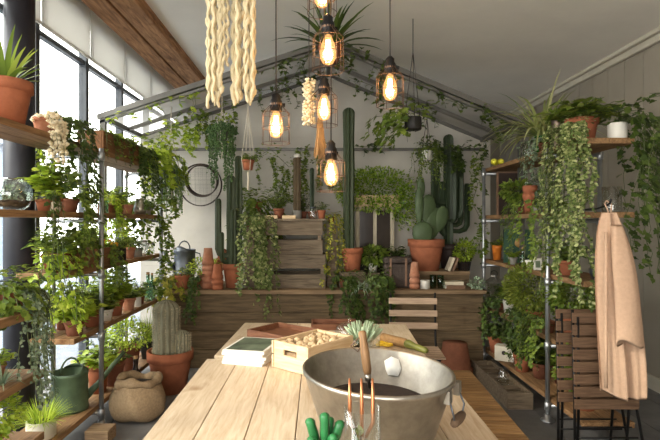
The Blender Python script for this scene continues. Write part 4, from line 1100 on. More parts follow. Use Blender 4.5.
# second
t = thing('slate_panel', 'dark framed slate panel leaning at the far end of the second right board', 'board', V(1.93, 5.02, RZ[3])); t.rotation_euler = (0, 0, radians(6))
MB().box(-.115, .115, -.008, .008, 0, .42).build('slate', 'dark', t, smooth=False)
f = MB()
for b in ((-.13, -.115, -.012, .012, 0, .435), (.115, .13, -.012, .012, 0, .435), (-.115, .115, -.012, .012, .42, .435)): f.box(*b)
f.build('frame', 'bookbrown', t, smooth=False)
t = jar('glass_mug', 'glass mug of parsley on the second right board', RS(517, 3, 1.82), .045, .13, prof=cyl(.045, .13), cat='mug'); fluffy(.14, .18, 280, .045, 'ivy', 'lf_mid', .8)(t, .12)
potstack('terracotta pots nested upright behind the parsley mug', RS(530, 3, 1.84), 2, .06, .18, None, 'terra')
potted('cactus_pot', 'small cactus in a grey pot on the second right board', RS(538, 3, 1.82), ('cyl', .04, .07, 'grey'), None, 'cactus')
f = MB(); column(f, 0, 0, .055, .028, .12, 8); f.build('cactus_body', 'cactus', C.objects[-1].parent)
potted('leafy_pot_plant', 'pale wispy foliage plant on the second right board by the near post', RS(541, 3, 1.98), ('rim', .06, .1, 'old'), fluffy(.13, .26, 300, .032, 'oval', 'lf_grey'))
potted('trailing_creeper', 'green creeper on the second right board trailing past the near post', V(1.84, 3.9, RZ[3]), ('rim', .05, .08, 'dark'), trail([(U(2.9, 4.8), U(.14, .3), U(.2, .6)) for i in range(18)], .036, 'oval', 'lf_mid', per=44, crown=22, crownR=.13, w=.75))
jar('glass_jar', 'clear glass jar on the second right board behind the hanging coat', V(1.98, 3.36, RZ[3]), .06, .17, prof=cyl(.06, .17))
# third
t = thing('book', 'large dark green book standing on the third right board', 'book', RS(515, 2, 1.92)); t.rotation_euler = (0, 0, radians(-8))
MB().box(-.12, .12, -.02, .02, 0, .32).build('cover', 'bookgreen', t, smooth=False); MB().lathe([(.045, 0), (.045, .003), (1e-4, .003)], 20, mt=Matrix.Translation((0.02, -.02, .19)) @ Matrix.Rotation(pi / 2, 4, 'X')).build('motif', 'bookgold', t)
potted('lime_succulent', 'lime leafy plant before the dark green book', RS(513, 2, 1.80), ('rim', .045, .07, 'grey'), bush(.07, .12, 12, .04, 'oval', 'lf_lime'))
bottle('small green bottle before the dark green book', RS(523, 2, 1.80), .028, .15)
t = thing('cup', 'small white cup on the third right board', 'cup', RS(530, 2, 1.80)); MB().lathe([(.025, 0), (.042, .07), (.038, .07), (.022, .01), (1e-4, .01)], 18).build('bowl', 'white', t); MB().tube([(.036, 0, .055), (.06, 0, .05), (.058, 0, .025), (.03, 0, .02)], .004, 6).build('handle', 'white', t)
t = thing('picture_card', 'little framed botanical card on the third right board', 'picture', RS(538, 2, 1.80)); t.rotation_euler = (radians(-8), 0, 0)
MB().box(-.035, .035, -.004, .004, 0, .095).build('card', 'paper', t, smooth=False); MB().box(-.02, .02, -.0055, -.004, .02, .075).build('print', 'lf_grey', t, smooth=False)
potted('orange_pot_plant', 'leafy plant in an orange glazed pot at the far end, third right board', RS(497, 2, 1.86), ('tall', .05, .15, 'orange'), bush(.1, .1, 10, .05, 'oval', 'lf_mid'))
potted('leafy_pot_plant', 'dark shrub behind the green book on the third right board', RS(526, 2, 2.03), ('rim', .06, .1, 'dark'), bush(.13, .3, 20, .05, 'oval', 'lf_dark'))
potted('leafy_pot_plant', 'bushy plant on the third right board by the near post', V(1.86, 3.72, RZ[2]), ('rim', .07, .11, 'terra'), bush(.16, .26, 24, .055, 'oval', 'lf_mid', droop=.3))
jug('grey metal jug on the third right board behind the hanging coat', V(1.94, 3.42, RZ[2]), 'tindark', .07, .15)
# fourth
t = thing('lantern', 'grey metal lantern on the fourth right board at the far end', 'lantern', RS(494, 1, 1.84))
f = MB()
for sx in (-1, 1):
    for sy in (-1, 1): f.box(sx * .07 - .006, sx * .07 + .006, sy * .07 - .006, sy * .07 + .006, 0, .24)
f.box(-.08, .08, -.08, .08, 0, .015); f.box(-.085, .085, -.085, .085, .24, .255); f.build('frame', 'tin', t, smooth=False)
MB().lathe([(.1, .255), (.03, .3), (.03, .315), (1e-4, .316)], 4).build('roof', 'tin', t, smooth=False); MB().box(-.064, .064, -.064, .064, .015, .24).build('glass_pane', 'glass', t, smooth=False)
MB().tube([(cos(a) * .035, 0, .33 + sin(a) * .035) for a in [2 * pi * i / 14 for i in range(15)]], .003, 5, False).build('ring', 'blackmetal', t)
potted('white_pot_plant', 'broad dark leaves in a white pot on the fourth right board', RS(509, 1, 1.82), ('tall', .055, .13, 'white'), bush(.15, .2, 18, .08, 'heart', 'lf_mid', per=6))
potted('asparagus_fern', 'big yellow green feathery fern on the fourth right board', RS(533, 1, 1.84), ('rim', .08, .13, 'terra'), fluffy(.26, .4, 2600, .034, 'slim', leafm('yellow_fern', (84, 100, 34), (118, 130, 50), (146, 154, 70), .32), .4))
potted('feathery_plant', 'feathery green plant on the fourth right board behind the chairs', V(1.9, 3.72, RZ[1]), ('tall', .07, .22, 'terra'), fluffy(.2, .26, 900, .036, 'slim', 'lf_mid'))
# lowest
potted('dark_leaf_plant', 'dark drooping plant in terracotta at the far end, lowest right board', RS(496, 0, 1.82), ('rim', .08, .16, 'terra'), bush(.16, .22, 18, .07, 'oval', 'lf_dark', droop=.4))
t = thing('seed_box', 'cream box with a small round hole on the lowest right board', 'box', RS(505, 0, 1.80)); t.rotation_euler = (0, 0, radians(-30))
MB().box(-.085, .085, -.06, .06, 0, .14).build('box_body', 'cream', t, smooth=False, bevel=.004); MB().lathe([(.02, 0), (.02, .002), (1e-4, .002)], 14, mt=Matrix.Translation((0, -.06, .08)) @ Matrix.Rotation(pi / 2, 4, 'X')).build('hole', 'dark', t)
bottle('clear little bottle right of the cream box', RS(513.5, 0, 1.80), .035, .17, 'glass')
potted('dark_leaf_plant', 'big dark leafy plant in terracotta, middle of the lowest right board', RS(522, 0, 1.82), ('rim', .075, .15, 'terra'), bush(.22, .3, 34, .07, 'oval', 'lf_dark', per=8, droop=.35))
potted('fern', 'deep green fern on the lowest right board near the post', RS(541, 0, 1.9), ('rim', .08, .13, 'dark'), fern(18, .26, .22, .06, 'lf_dark'))
potted('feathery_plant', 'feathery fern in terracotta on the lowest right board behind the chairs', V(1.9, 3.55, RZ[0]), ('rim', .09, .15, 'terra'), fluffy(.21, .32, 900, .038, 'slim', 'lf_mid'))
t = crate('long dark slatted crate on the floor under the right shelving', V(1.62, 4.45, 0), .2, .95, .13, 1, 'crate')
for k in range(6): MB().box(-.085, .085, -.42 + k * .15, -.33 + k * .15, .085, .1).build('slat', 'crate', t, smooth=False)
jar('glass_jar', 'empty glass jar in the long floor crate', V(1.6, 4.3, .1), .05, .13)

# further plants along the window
for nm, lab, loc, p, fo in (
    ('leafy_pot_plant', 'backlit leafy plant by the window behind the seedling crate', V(-1.83, 3.45, LZ[2]), ('rim', .055, .1, 'terra'), bush(.15, .3, 18, .06, 'heart', 'lf_lime')),
    ('leafy_pot_plant', 'feathery backlit plant by the window, third left board middle', V(-1.83, 4.5, LZ[2]), ('rim', .055, .1, 'terra'), fluffy(.15, .26, 300, .036, 'oval', 'lf_lime')),
    ('leafy_pot_plant', 'tall backlit plant at the window behind the near terracotta, fourth left board', V(-1.83, 3.6, LZ[1]), ('rim', .055, .1, 'dark'), bush(.15, .32, 20, .07, 'oval', 'lf_mid')),
    ('leafy_pot_plant', 'backlit plant at the window behind the white pot, fourth left board', V(-1.83, 4.0, LZ[1]), ('rim', .055, .1, 'dark'), bush(.15, .3, 20, .065, 'heart', 'lf_lime')),
    ('leafy_pot_plant', 'airy plant at the window behind the old clay pot, fourth left board', V(-1.83, 4.45, LZ[1]), ('rim', .055, .1, 'dark'), fluffy(.16, .28, 320, .036, 'oval', 'lf_mid')),
    ('leafy_pot_plant', 'leafy plant at the window, second row of the lowest left board', V(-1.83, 4.25, LZ[0]), ('rim', .06, .14, 'dark'), bush(.15, .3, 20, .06, 'oval', 'lf_mid')),
    ('leafy_pot_plant', 'pale plant at the window behind the upright grass, lowest left board', V(-1.83, 4.72, LZ[0]), ('rim', .06, .14, 'dark'), fluffy(.15, .32, 320, .036, 'oval', 'lf_lime')),
    ('leafy_pot_plant', 'bright plant at the window behind the fluffy grassy ball', V(-1.83, 4.3, LZ[3]), ('rim', .05, .09, 'terra'), bush(.12, .26, 16, .055, 'oval', 'lf_lime')),
    ('trailing_ivy', 'ivy trailing off the near end of the third left board', V(-1.68, 3.22, LZ[2]), ('rim', .05, .08, 'dark'), trail([(U(-1.6, .8), U(.1, .18), U(.15, .45)) for i in range(12)], .042, 'ivy', 'lf_lime', per=34, crown=16, crownR=.12)),
    ('trailing_ivy', 'ivy trailing in front of the near left pipe post, third board', V(-1.66, 3.86, LZ[2]), ('rim', .045, .08, 'dark'), trail([(U(-.8, .8), U(.1, .15), U(.08, .25)) for i in range(8)], .04, 'ivy', 'lf_mid', per=36, crown=12, crownR=.1)),
    ('trailing_ivy', 'bright ivy dripping off the middle of the second left board', V(-1.66, 4.02, LZ[3]), ('rim', .04, .07, 'dark'), trail([(U(-.8, .8), U(.08, .14), U(.05, .2)) for i in range(7)], .04, 'ivy', 'lf_lime', per=36, crown=12, crownR=.1)),
    ('trailing_ivy', 'ivy falling past the window from the top left board, behind the trough', V(-1.84, 3.5, LZ[4]), ('rim', .05, .08, 'dark'), trail([(U(2.2, 4.1), U(.06, .1), U(.2, .5)) for i in range(8)], .045, 'ivy', 'lf_lime', per=32, crown=10, crownR=.08)),
    ('trailing_creeper', 'dark creeper over the fourth right board, beside the lantern', V(1.83, 4.95, RZ[1]), ('rim', .05, .09, 'dark'), trail(wv(14, (.12, .2), (.1, .35), 1.1), .042, 'oval', 'lf_dark', per=44, crown=26, crownR=.16)),
    ('trailing_creeper', 'mid green creeper over the fourth right board, in front of the feathery fern', V(1.83, 4.3, RZ[1]), ('rim', .05, .09, 'dark'), trail(wv(16, (.12, .22), (.1, .38), 1.1), .04, 'oval', 'lf_dark', per=50, crown=26, crownR=.16)),
    ('trailing_creeper', 'pale green creeper over the fourth right board by the near post', V(1.83, 3.95, RZ[1]), ('rim', .05, .09, 'dark'), trail(wv(16, (.12, .22), (.1, .38), 1.1), .036, 'oval', 'lf_mid', per=56, crown=26, crownR=.16)),
    ('leafy_pot_plant', 'large dark bush between the cream box and the deep green fern', V(1.9, 4.45, RZ[0]), ('rim', .08, .15, 'terra'), bush(.24, .3, 36, .06, 'oval', 'lf_dark', per=9, droop=.3)),
    ('leafy_pot_plant', 'low leafy plant right of the lantern, fourth right board', RS(517, 1, 1.98), ('rim', .06, .1, 'dark'), bush(.18, .28, 22, .06, 'oval', 'lf_dark')),
    ('leafy_pot_plant', 'bushy dark plant behind the cream box, lowest right board', V(1.98, 4.95, RZ[0]), ('rim', .07, .14, 'dark'), bush(.2, .32, 26, .06, 'oval', 'lf_dark')),
    ('leafy_pot_plant', 'tall leafy plant behind the deep green fern, lowest right board', V(2.0, 4.1, RZ[0]), ('rim', .07, .14, 'dark'), bush(.2, .34, 28, .06, 'oval', 'lf_mid')),
    ('leafy_pot_plant', 'lime bush at the far end of the third right board behind the orange pot', V(1.98, 5.12, RZ[2]), ('rim', .06, .1, 'dark'), bush(.14, .24, 20, .05, 'oval', 'lf_lime')),
    ('hanging_creeper_pot', 'leafy creeper spilling from the second right board beside the parsley mug', V(1.83, 4.5, RZ[3]), ('rim', .045, .07, 'dark'), trail(wv(9, (.1, .16), (.1, .3)), .036, 'oval', 'lf_mid', per=40, crown=18, crownR=.12, w=.75)),
):
    potted(nm, lab, loc, p, fo)

# ================================================================ TABLES, BENCH, CHAIRS
def table(label, x0, x1, y0, y1, z, m, rz, nb, piv):
    t = thing('table', label, 'table', (piv[0], piv[1], 0), rz)
    f = MB(); w = (x1 - x0) / nb
    for i in range(nb): f.box(x0 - piv[0] + i * w + .0015, x0 - piv[0] + (i + 1) * w - .0015, y0 - piv[1], y1 - piv[1], z - .04, z)
    f.build('tabletop', m, t, smooth=False, bevel=.0025)
    for sx in (x0 + .1, x1 - .17):
        for sy in (y0 + .08, y1 - .15): MB().box(sx - piv[0], sx - piv[0] + .07, sy - piv[1], sy - piv[1] + .07, 0, z - .04).build('leg', m, t, smooth=False)
    MB().box(x0 + .08 - piv[0], x1 - .08 - piv[0], y0 + .05 - piv[1], y0 + .08 - piv[1], z - .13, z - .041).build('apron_rail', m, t, smooth=False)
    return t
table('pale plank table in the foreground carrying the metal tub', -.6, .625, .9, 2.72, .75, 'table', 0, 7, (0, 1.8))
table('pale plank table at the far end carrying the crate', -.575, .605, 2.757, 3.66, .75, 'tablefar', radians(-2.6), 6, (.07, 2.757))
t = thing('bench', 'slatted wooden bench along the right side of the table', 'bench', (.87, 2.6, 0), radians(-2.8))
f = MB()
for k in range(44): f.box(-.16, .16, -.92 + k * .042, -.92 + k * .042 + .034, .42, .45)
f.build('seat', 'bench', t, smooth=False)
for sx in (-.15, .12): MB().box(sx, sx + .03, -.92, .92, .36, .42).build('rail', 'bench', t, smooth=False)
for sx in (-.14, .1):
    for sy in (-.82, .78): MB().box(sx, sx + .04, sy, sy + .04, 0, .36).build('leg', 'bench', t, smooth=False)
def bistro(name, label, loc, rz, folded=False, w=.4, slm='chairslat'):
    t = thing(name, label, 'chair', loc, rz)
    if not folded:
        for k, z in enumerate((.63, .73, .83)): MB().box(-w / 2, w / 2, .0 + k * .015, .014 + k * .015, z - .026, z + .026).build('back_slat', slm, t, smooth=False, bevel=.004)
        for sx in (-1, 1):
            MB().tube([(sx * w * .46, -.36, 0), (sx * w * .46, .02, .5), (sx * w * .46, .045, .9)], .009, 8).build('leg', 'blackmetal', t)
            MB().tube([(sx * w * .40, .1, 0), (sx * w * .40, -.34, .45)], .009, 8).build('leg', 'blackmetal', t)
        for k in range(6): MB().box(-w / 2, w / 2, -.36 + k * .062, -.31 + k * .062, .45, .465).build('seat_slat', slm, t, smooth=False, bevel=.003)
    else:
        for k in range(8):
            z = .33 + k * .076; MB().box(-w / 2, w / 2, -.02 + k * .004, -.005 + k * .004, z, z + .062).build('slat', slm, t, smooth=False, bevel=.003)
        for sx in (-1, 1):
            MB().tube([(sx * (w * .5 + .02), -.06, .0), (sx * w * .47, .01, .4), (sx * w * .47, .035, .94)], .009, 8).build('leg', 'blackmetal', t)
            MB().tube([(sx * (w * .38), .045, .0), (sx * w * .40, .012, .4), (sx * w * .42, .01, .9)], .009, 8).build('leg', 'blackmetal', t)
        for z, y in ((.16, -.03), (.2, .03)): MB().tube([(-w * .46, y, z), (w * .46, y, z)], .006, 6).build('crossbar', 'blackmetal', t)
    return t
bistro('bistro_chair', 'slatted bistro chair at the far end of the table', V(.80, 4.15, 0), radians(-4), slm='paleslat')
bistro('folding_chair', 'front folded slatted chair behind the hanging coat', V(1.80, 3.12, 0), 0, True)
bistro('folding_chair', 'rear folded slatted chair leaning against the right shelving', V(1.77, 3.25, .0), 0, True, .42)

# ivy vines along the canopy frames
def vine(label, pts, m='lf_mid', L=.05, per=26, dang=8, dl=(.08, .25), jit=.05, group=None):
    pts = [Vector(p) for p in pts]; o = pts[0].copy(); t = thing('climbing_ivy', label, 'plant', o, 0, group)
    f = MB(); s = MB(); full = []
    for i in range(len(pts) - 1):
        k = max(2, int((pts[i + 1] - pts[i]).length / .12))
        for j in range(k): full.append(pts[i].lerp(pts[i + 1], j / k) - o + (rv(jit * .5) if full else V(0, 0, 0)))
    full.append(pts[-1] - o); s.tube(full, .0025, 4, False)
    def put(seq, num, sp):
        for i in range(num):
            q = U(0, .999) * (len(seq) - 1); k = int(q); c = seq[k].lerp(seq[k + 1], q - k) + rv(sp)
            a = U(0, 6.3); f.leaf(c, V(cos(a), sin(a), U(-.9, .3)), V(U(-.3, .3), U(-1, .1), 1), L * U(.55, 1.15), L * .9, 'ivy')
    ln = sum((full[i + 1] - full[i]).length for i in range(len(full) - 1)); put(full, int(ln * per), jit * .5)
    for i in range(dang):
        k0 = int(U(0, len(full) - 1.01)); b = full[k0].lerp(full[k0 + 1], U(0, 1)) + rv(jit * .6); q = [b]; n = max(2, int(U(*dl) / .05))
        for j in range(n): q.append(q[-1] + V(U(-.028, .028), U(-.025, .015), -.05))
        s.tube(q, .0018, 4, False); put(q, max(3, int(n * .05 * per * 1.3)), .012)
    s.build('stems', 'stem', t); f.build('foliage', m, t); return t

# ================================================================ HANGING COAT
YC = 2.98
t = thing('linen_coat', 'peach linen work coat hanging at the end of the right shelving', 'coat', at(610, 212, YC))
c0 = at(610, 212, YC)
rows = [(212, 603, 617), (222, 600, 622), (235, 598, 628), (255, 597, 635), (280, 597, 640), (310, 598, 643), (345, 600, 647), (375, 602, 649), (392, 603, 647)]
f = MB(); n = 28; vs = []; fs = []
for side in (0, 1):
    for i, (yy, xa, xb) in enumerate(rows):
        tt = i / (len(rows) - 1)
        for k in range(n + 1):
            u = k / n; p = at(xa + (xb - xa) * u, yy + (6 * sin(u * 3.2) if i == len(rows) - 1 else 0), YC) - c0
            dp = (.015 + .055 * tt) * sin(pi * u); fd = (.012 + .022 * tt) * sin(u * 13 + 1.2) + .012 * sin(u * 29) * (.3 + tt)
            p.y += (-dp + fd) if side == 0 else (dp * .6 + fd * .4 + .012)
            vs.append(p)
m1 = n + 1; off = len(rows) * m1
for s_ in (0, 1):
    for i in range(len(rows) - 1):
        for k in range(n):
            q = s_ * off + i * m1 + k; fs.append((q, q + 1, q + m1 + 1, q + m1) if s_ else (q, q + m1, q + m1 + 1, q + 1))
for i in range(len(rows) - 1):
    for k in (0, n):
        q = i * m1 + k; fs.append((q, q + m1, q + m1 + off, q + off))
f.add(vs, fs); f.build('coat_body', 'linen', t, sub=1, solid=.003)
f = MB()                                                # sleeve falling at the right front
pts = [at(616, 224, YC - .045) - c0, at(621, 250, YC - .085) - c0, at(626, 285, YC - .105) - c0, at(629, 320, YC - .11) - c0, at(630, 345, YC - .11) - c0]
vs = []; fs = []; n = 18
for i, (p, wx) in enumerate(zip(pts, (.025, .055, .068, .074, .076))):
    for k in range(n):
        a = 2 * pi * k / n; vs.append(p + V(cos(a) * wx, sin(a) * (.03 + .003 * i) + .005 * sin(3 * a + i), .006 * sin(2 * a) * i))
for i in range(len(pts) - 1):
    for k in range(n): fs.append((i * n + k, i * n + (k + 1) % n, (i + 1) * n + (k + 1) % n, (i + 1) * n + k))
f.add(vs, fs); f.build('sleeve', 'linen', t, sub=1, solid=.003)
f = MB(); 
for i in range(len(rows) - 1):
    pass
f.tube([at(606, y_, YC - .06) - c0 for y_ in (232, 270, 310, 350, 388)], .011, 8); f.build('front_placket', 'linen', t)
MB().tube([(0, 0, -.02), (-.02, .02, .05), (0, .04, .07), (.02, .02, .05), (0.005, 0, -.02)], .004, 6).build('hanging_loop', 'linen', t)

hk = MB(); hk.tube([(1.79, 3.34, 1.575), (1.79, 3.2, 1.578), (1.752, 3.02, 1.595), (1.748, 2.985, 1.605), (1.748, 2.97, 1.63)], .006, 8)
tag(hk.build('coat_hook', 'blackmetal'), 'dark metal hook on the board end that the coat hangs from', 'hook')
vine('lime ivy draped from the far end of the top left board up to the canopy', [V(-1.62, 5.0, 2.2), V(-1.5, 5.2, 2.45), V(-1.2, 5.4, 2.55), V(-.95, 5.45, 2.6)], 'lf_lime', .055, 60, 22, (.1, .35), .14)

# ================================================================ THINGS ON THE TABLE
TZ = .75
# metal tub
t = thing('metal_tub', 'oval galvanised tub of soil on the foreground table', 'tub', V(.20, 1.685, TZ), radians(18))
def ovl(prof, n=48, ell=(.92, 1.06)):
    return MB().lathe(prof, n, ell=ell)
ovl([(.175, 0), (.185, .012), (.262, .238), (.268, .243), (.268, .252), (.262, .256), (.255, .25), (.18, .02), (1e-4, .018)]).build('body', 'tin', t)
ovl([(.2, .12), (.208, .135), (.15, .152), (.08, .138), (1e-4, .155)], 40).build('soil', 'soil', t)
# side handle: ears, wire bail and wooden grip
RH = Matrix.Rotation(radians(-50), 4, 'Z')
q = V(.262, 0, .215)
for y_ in (-.06, .035): MB().box(q.x - .012, q.x + .006, y_, y_ + .03, .2, .24, RH).build('ear', 'tin', t, smooth=False)
for y_, y2 in ((-.045, -.036), (.05, .041)):
    MB().tube([RH @ p for p in (q + V(0, y_, 0), q + V(.016, y_ * 1.2, -.045), q + V(.014, y2, -.075))], .003, 6).build('bail', 'tindark', t)
a = RH @ (q + V(.014, -.045, -.075)); b = RH @ (q + V(.014, .05, -.075))
MB().tube([a, a.lerp(b, .15), a.lerp(b, .5), a.lerp(b, .85), b], [.011, .014, .016, .014, .011], 12).build('grip', 'bark', t)
f = MB(); vs = []
lab = []
for k, (du, dv) in enumerate(((0, 0), (.25, .02), (.3, .25), (.22, .5), (.05, .55), (-.1, .4), (-.06, .15))):
    a = radians(50) - du * .75; z = .165 + dv * .12; r = .18 + .075 * ((z - .02) / .23) - .004
    lab.append(V(cos(a) * r * .92, sin(a) * r * 1.06, z))
f.add(lab, [tuple(range(len(lab)))]); f.build('torn_label', 'paper', t, solid=.001)
# trowel standing in the soil
def trowel(label, base, tip, r=.013, name='trowel'):
    base, tip = Vector(base), Vector(tip); L = (tip - base); t = thing(name, label, 'tool', base)
    t.rotation_euler = L.to_track_quat('Z', 'Y').to_euler(); h = L.length
    MB().lathe([(.004, -.06), (.005, .02), (.012, .02), (.012, .045)], 10).build('ferrule', 'tin', t)
    f = MB(); f.lathe([(.011, .04), (r, .06), (r * 1.05, h * .6), (r * .85, h * .85), (r, h * .96), (r * .6, h), (1e-4, h + .001)], 12); f.build('handle', 'handle', t)
    f = MB(); f.tube([(0, -r, h * .9), (r * 2, -r * 2.4, h * .75), (0, -r * 2.6, h * .62), (-r * 1.2, -r * 1.5, h * .8), (0, -r, h * .9)], .0025, 5); f.build('strap', 'bookbrown', t); return t
trowel('wooden handled trowel stuck upright in the tub of soil', V(.19, 1.81, TZ + .15), V(.166, 1.845, TZ + .345), .016)
tag(MB().blob((0, 0, 0), .013, 12, 8).build('wooden_ball', 'palecrate', loc=V(.30, 1.62, TZ + .16)), 'pale wooden ball on the soil in the tub', 'ball')
# glass jar behind the tub
jar('glass_jar', 'open glass jar standing just behind the tub', V(.235, 2.22, TZ), .045, .22, prof=cyl(.045, .22))
# pale finger succulent
t = thing('finger_succulent', 'pale spiky finger succulent in a clear bowl on the table', 'plant', V(.255, 2.78, TZ))
MB().lathe([(.045, 0), (.06, .05), (.055, .1), (.05, .1), (.055, .05), (.04, .012), (1e-4, .012)], 18).build('bowl', 'glass', t); MB().lathe([(.04, .014), (.05, .05), (1e-4, .06)], 14).build('soil', 'soil', t)
f = MB()
for i in range(38):
    a = i * 2.4; k = .2 + 1.0 * (i / 38); d = V(cos(a) * k, sin(a) * k, 1.05).normalized(); p = V(cos(a) * .015, sin(a) * .015, .06)
    f.tube([p, p + d * .07, p + d * .13 + V(0, 0, .004)], [.009, .0105, .005], 6)
f.build('foliage', 'lf_pale', t)
# jute wrapped tool and yellow scissors
t = thing('wrapped_tool', 'garden tool wrapped in jute with an olive green grip', 'tool', V(.475, 3.0, TZ + .03), radians(-52)); t.scale = (1.1, 1.05, 1.05)
f = MB()
for i in range(14): f.lathe([(.02, -.005), (.028, 0), (.02, .005)], 12, mt=Matrix.Translation((-.1 + i * .0125, 0, 0)) @ Matrix.Rotation(pi / 2, 4, 'Y'))
f.tube([(-.105, 0, 0), (.07, 0, 0)], .022, 12); f.build('jute_wrap', 'jute', t)
MB().tube([(.07, 0, 0), (.09, 0, 0), (.13, 0, -.004), (.2, .0, -.01), (.215, 0, -.012)], [.02, .026, .018, .018, .012], 10).build('grip', 'olive', t)
t = thing('scissors', 'small yellow handled scissors beside the jute wrapped tool', 'scissors', V(.375, 2.99, TZ + .004), radians(205)); t.scale = (1.3, 1.3, 1.3)
for sg in (-1, 1):
    f = MB(); f.tube([(cos(a) * .022 - .03, sg * .022 + sin(a) * .017, .006) for a in [2 * pi * i / 16 for i in range(17)]], .0055, 6, False); f.tube([(-.01, sg * .018, .006), (.02, sg * .002, .006)], .005, 6); f.build('handle', 'yellow', t)
    MB().tube([(.015, sg * .002, .005), (.08, -sg * .006, .004)], [.005, .002], 6).build('blade', 'tin', t)
# pine crate with bulbs
t = thing('pine_crate', 'pale pine hand crate on the table by the tub', 'crate', V(-.02, 2.615, TZ), radians(49))
w2, d2, hh = .18, .12, .14
for sg in (-1, 1):
    for z0, z1 in ((.004, .068), (.074, .14)): MB().box(-w2, w2, sg * d2 - .006, sg * d2 + .006, z0, z1).build('side_slat', 'palecrate', t, smooth=False, bevel=.002)
for sx in (-1, 1):                                     # end board with a hand hole
    f = MB(); a0, a1 = sx * (w2 - .012) - .006, sx * (w2 - .012) + .006
    f.box(a0, a1, -d2 + .007, d2 - .007, .004, .068); f.box(a0, a1, -d2 + .007, -.045, .068, .14); f.box(a0, a1, .045, d2 - .007, .068, .14); f.box(a0, a1, -.045, .045, .105, .14); f.box(a0, a1, -.045, .045, .068, .076)
    f.build('end_board', 'palecratey', t, smooth=False)
MB().box(-w2 + .02, w2 - .02, -d2 + .007, d2 - .007, .004, .012).build('base', 'palecrate', t, smooth=False)
R49 = Matrix.Translation(V(-.02, 2.615, TZ)) @ Matrix.Rotation(radians(49), 4, 'Z')
MB().box(-.155, .155, -.11, .11, .012, .085).build('shavings', 'sack', t)
proto = None
for i in range(24):
    p = R49 @ V(-.135 + (i % 6) * .054 + U(-.008, .008), -.08 + (i // 6) * .053 + U(-.008, .008), .105 + U(0, .012))
    if proto is None:
        o = MB().blob((0, 0, 0), .027, 10, 7, (1, .85, .8)); o.tube([(0, 0, .018), (.004, 0, .034)], [.006, .002], 5); o = proto = o.build('flower_bulb', 'stone')
    else:
        o = proto.copy(); C.objects.link(o)
    o.location = p; o.rotation_euler = (U(-1, 1), U(-1, 1), U(0, 6)); tag(o, 'tan papery flower bulb heaped in the pale pine crate', 'bulb', 'bulbs in the pine crate')
# magazines
for k in range(5):
    t = thing('magazine', None, None, V(-.35, 2.74, TZ + k * .0155), radians(-16 + (k % 3) * 3))
    tag(t, ['lowest magazine of the pile on the table', 'second magazine from the bottom of the table pile', 'middle magazine of the pile on the table', 'magazine just under the dark covered top one', 'top magazine with dark green botanical cover'][k], 'magazine', 'magazine pile')
    MB().box(-.115, .115, -.15, .15, 0, .0145).build('pages', 'paper', t, smooth=False, bevel=.002)
    if k == 4: MB().box(-.1, .1, -.135, .135, .0146, .0154).build('cover', 'covergreen', t, smooth=False)
# trays
t = thing('wooden_tray', 'brown wooden tray behind the magazines on the far table', 'tray', V(-.19, 3.24, TZ), radians(-38))
MB().box(-.22, .22, -.15, .15, 0, .012).build('base', 'tray', t, smooth=False)
f = MB()
for b in ((-.22, .22, -.15, -.138, .012, .045), (-.22, .22, .138, .15, .012, .045), (-.22, -.208, -.138, .138, .012, .045), (.208, .22, -.138, .138, .012, .045)): f.box(*b)
f.build('rim', 'tray', t, smooth=False, bevel=.002)
t = thing('wooden_tray', 'smaller dark tray at the back edge of the far table', 'tray', V(.12, 3.53, TZ), 0)
MB().box(-.16, .16, -.1, .1, 0, .012).build('base', 'tray', t, smooth=False)
f = MB()
for b in ((-.16, .16, -.1, -.088, .012, .04), (-.16, .16, .088, .1, .012, .04), (-.16, -.148, -.088, .088, .012, .04), (.148, .16, -.088, .088, .012, .04)): f.box(*b)
f.build('rim', 'tray', t, smooth=False)
t = thing('glass_cloche', 'clear glass dome beside the crate on the far table', 'cloche', V(.21, 3.2, TZ))
MB().lathe([(.1, 0), (.1, .03), (.085, .075), (.05, .1), (.012, .108), (.014, .125), (1e-4, .128)], 24).build('dome', 'glass', t)
# glass with hand fork, and cactus glass, in the foreground
t = jar('glass_vase', 'straight clear glass vase in front of the tub', V(.122, 1.34, TZ), .05, .25, prof=cyl(.05, .25), cat='vase')
t = thing('hand_fork', 'copper hand fork standing prongs up in the front glass vase', 'tool', V(.122, 1.34, TZ + .02))
f = MB()
for dx in (-.034, -.002, .028): f.tube([(dx * .3, 0, .15), (dx, .0, .19), (dx, .004, .26), (dx, .01, .305)], [.005, .0055, .005, .0028], 8)
f.build('prongs', 'copper', t); MB().tube([(0, 0, .0), (0, 0, .02), (0, 0, .13), (0, 0, .155)], [.01, .012, .01, .006], 10).build('handle', 'handle', t)
t = thing('cut_sprig', 'pale leafy sprig inside the front glass vase', 'sprig', V(.10, 1.325, TZ + .02))
f = MB()
for i in range(22): f.leaf(V(U(-.012, .018), U(-.012, .012), .05 + U(0, .13)), rv(), V(0, 0, 1), U(.022, .036), .022, 'oval')
MB().tube([(0, 0, 0), (.003, 0, .18)], .0018, 5).build('stems', 'stem', t); f.build('foliage', 'lf_var', t)
t = jar('cactus_glass', 'bright green finger cactus in a clear glass at the table front', V(.02, 1.31, TZ), .034, .19, prof=cyl(.034, .19), cat='plant')
MB().lathe([(.03, .016), (.031, .15), (1e-4, .155)], 14).build('soil', 'soil', t)
f = MB()
for dx, dy, h_, ln in ((0, 0, .11, (0, 0)), (-.016, .004, .09, (-.02, 0)), (.016, .0, .085, (.022, 0)), (.006, -.014, .06, (.015, -.02)), (-.01, -.012, .05, (-.022, -.02)), (.008, .012, .08, (.004, .02))):
    column(f, dx * 1.15, dy * 1.15, .15, .0135, h_ * .82, 5, ln, 6, .25)
f.build('cactus_body', 'brightcactus', t)

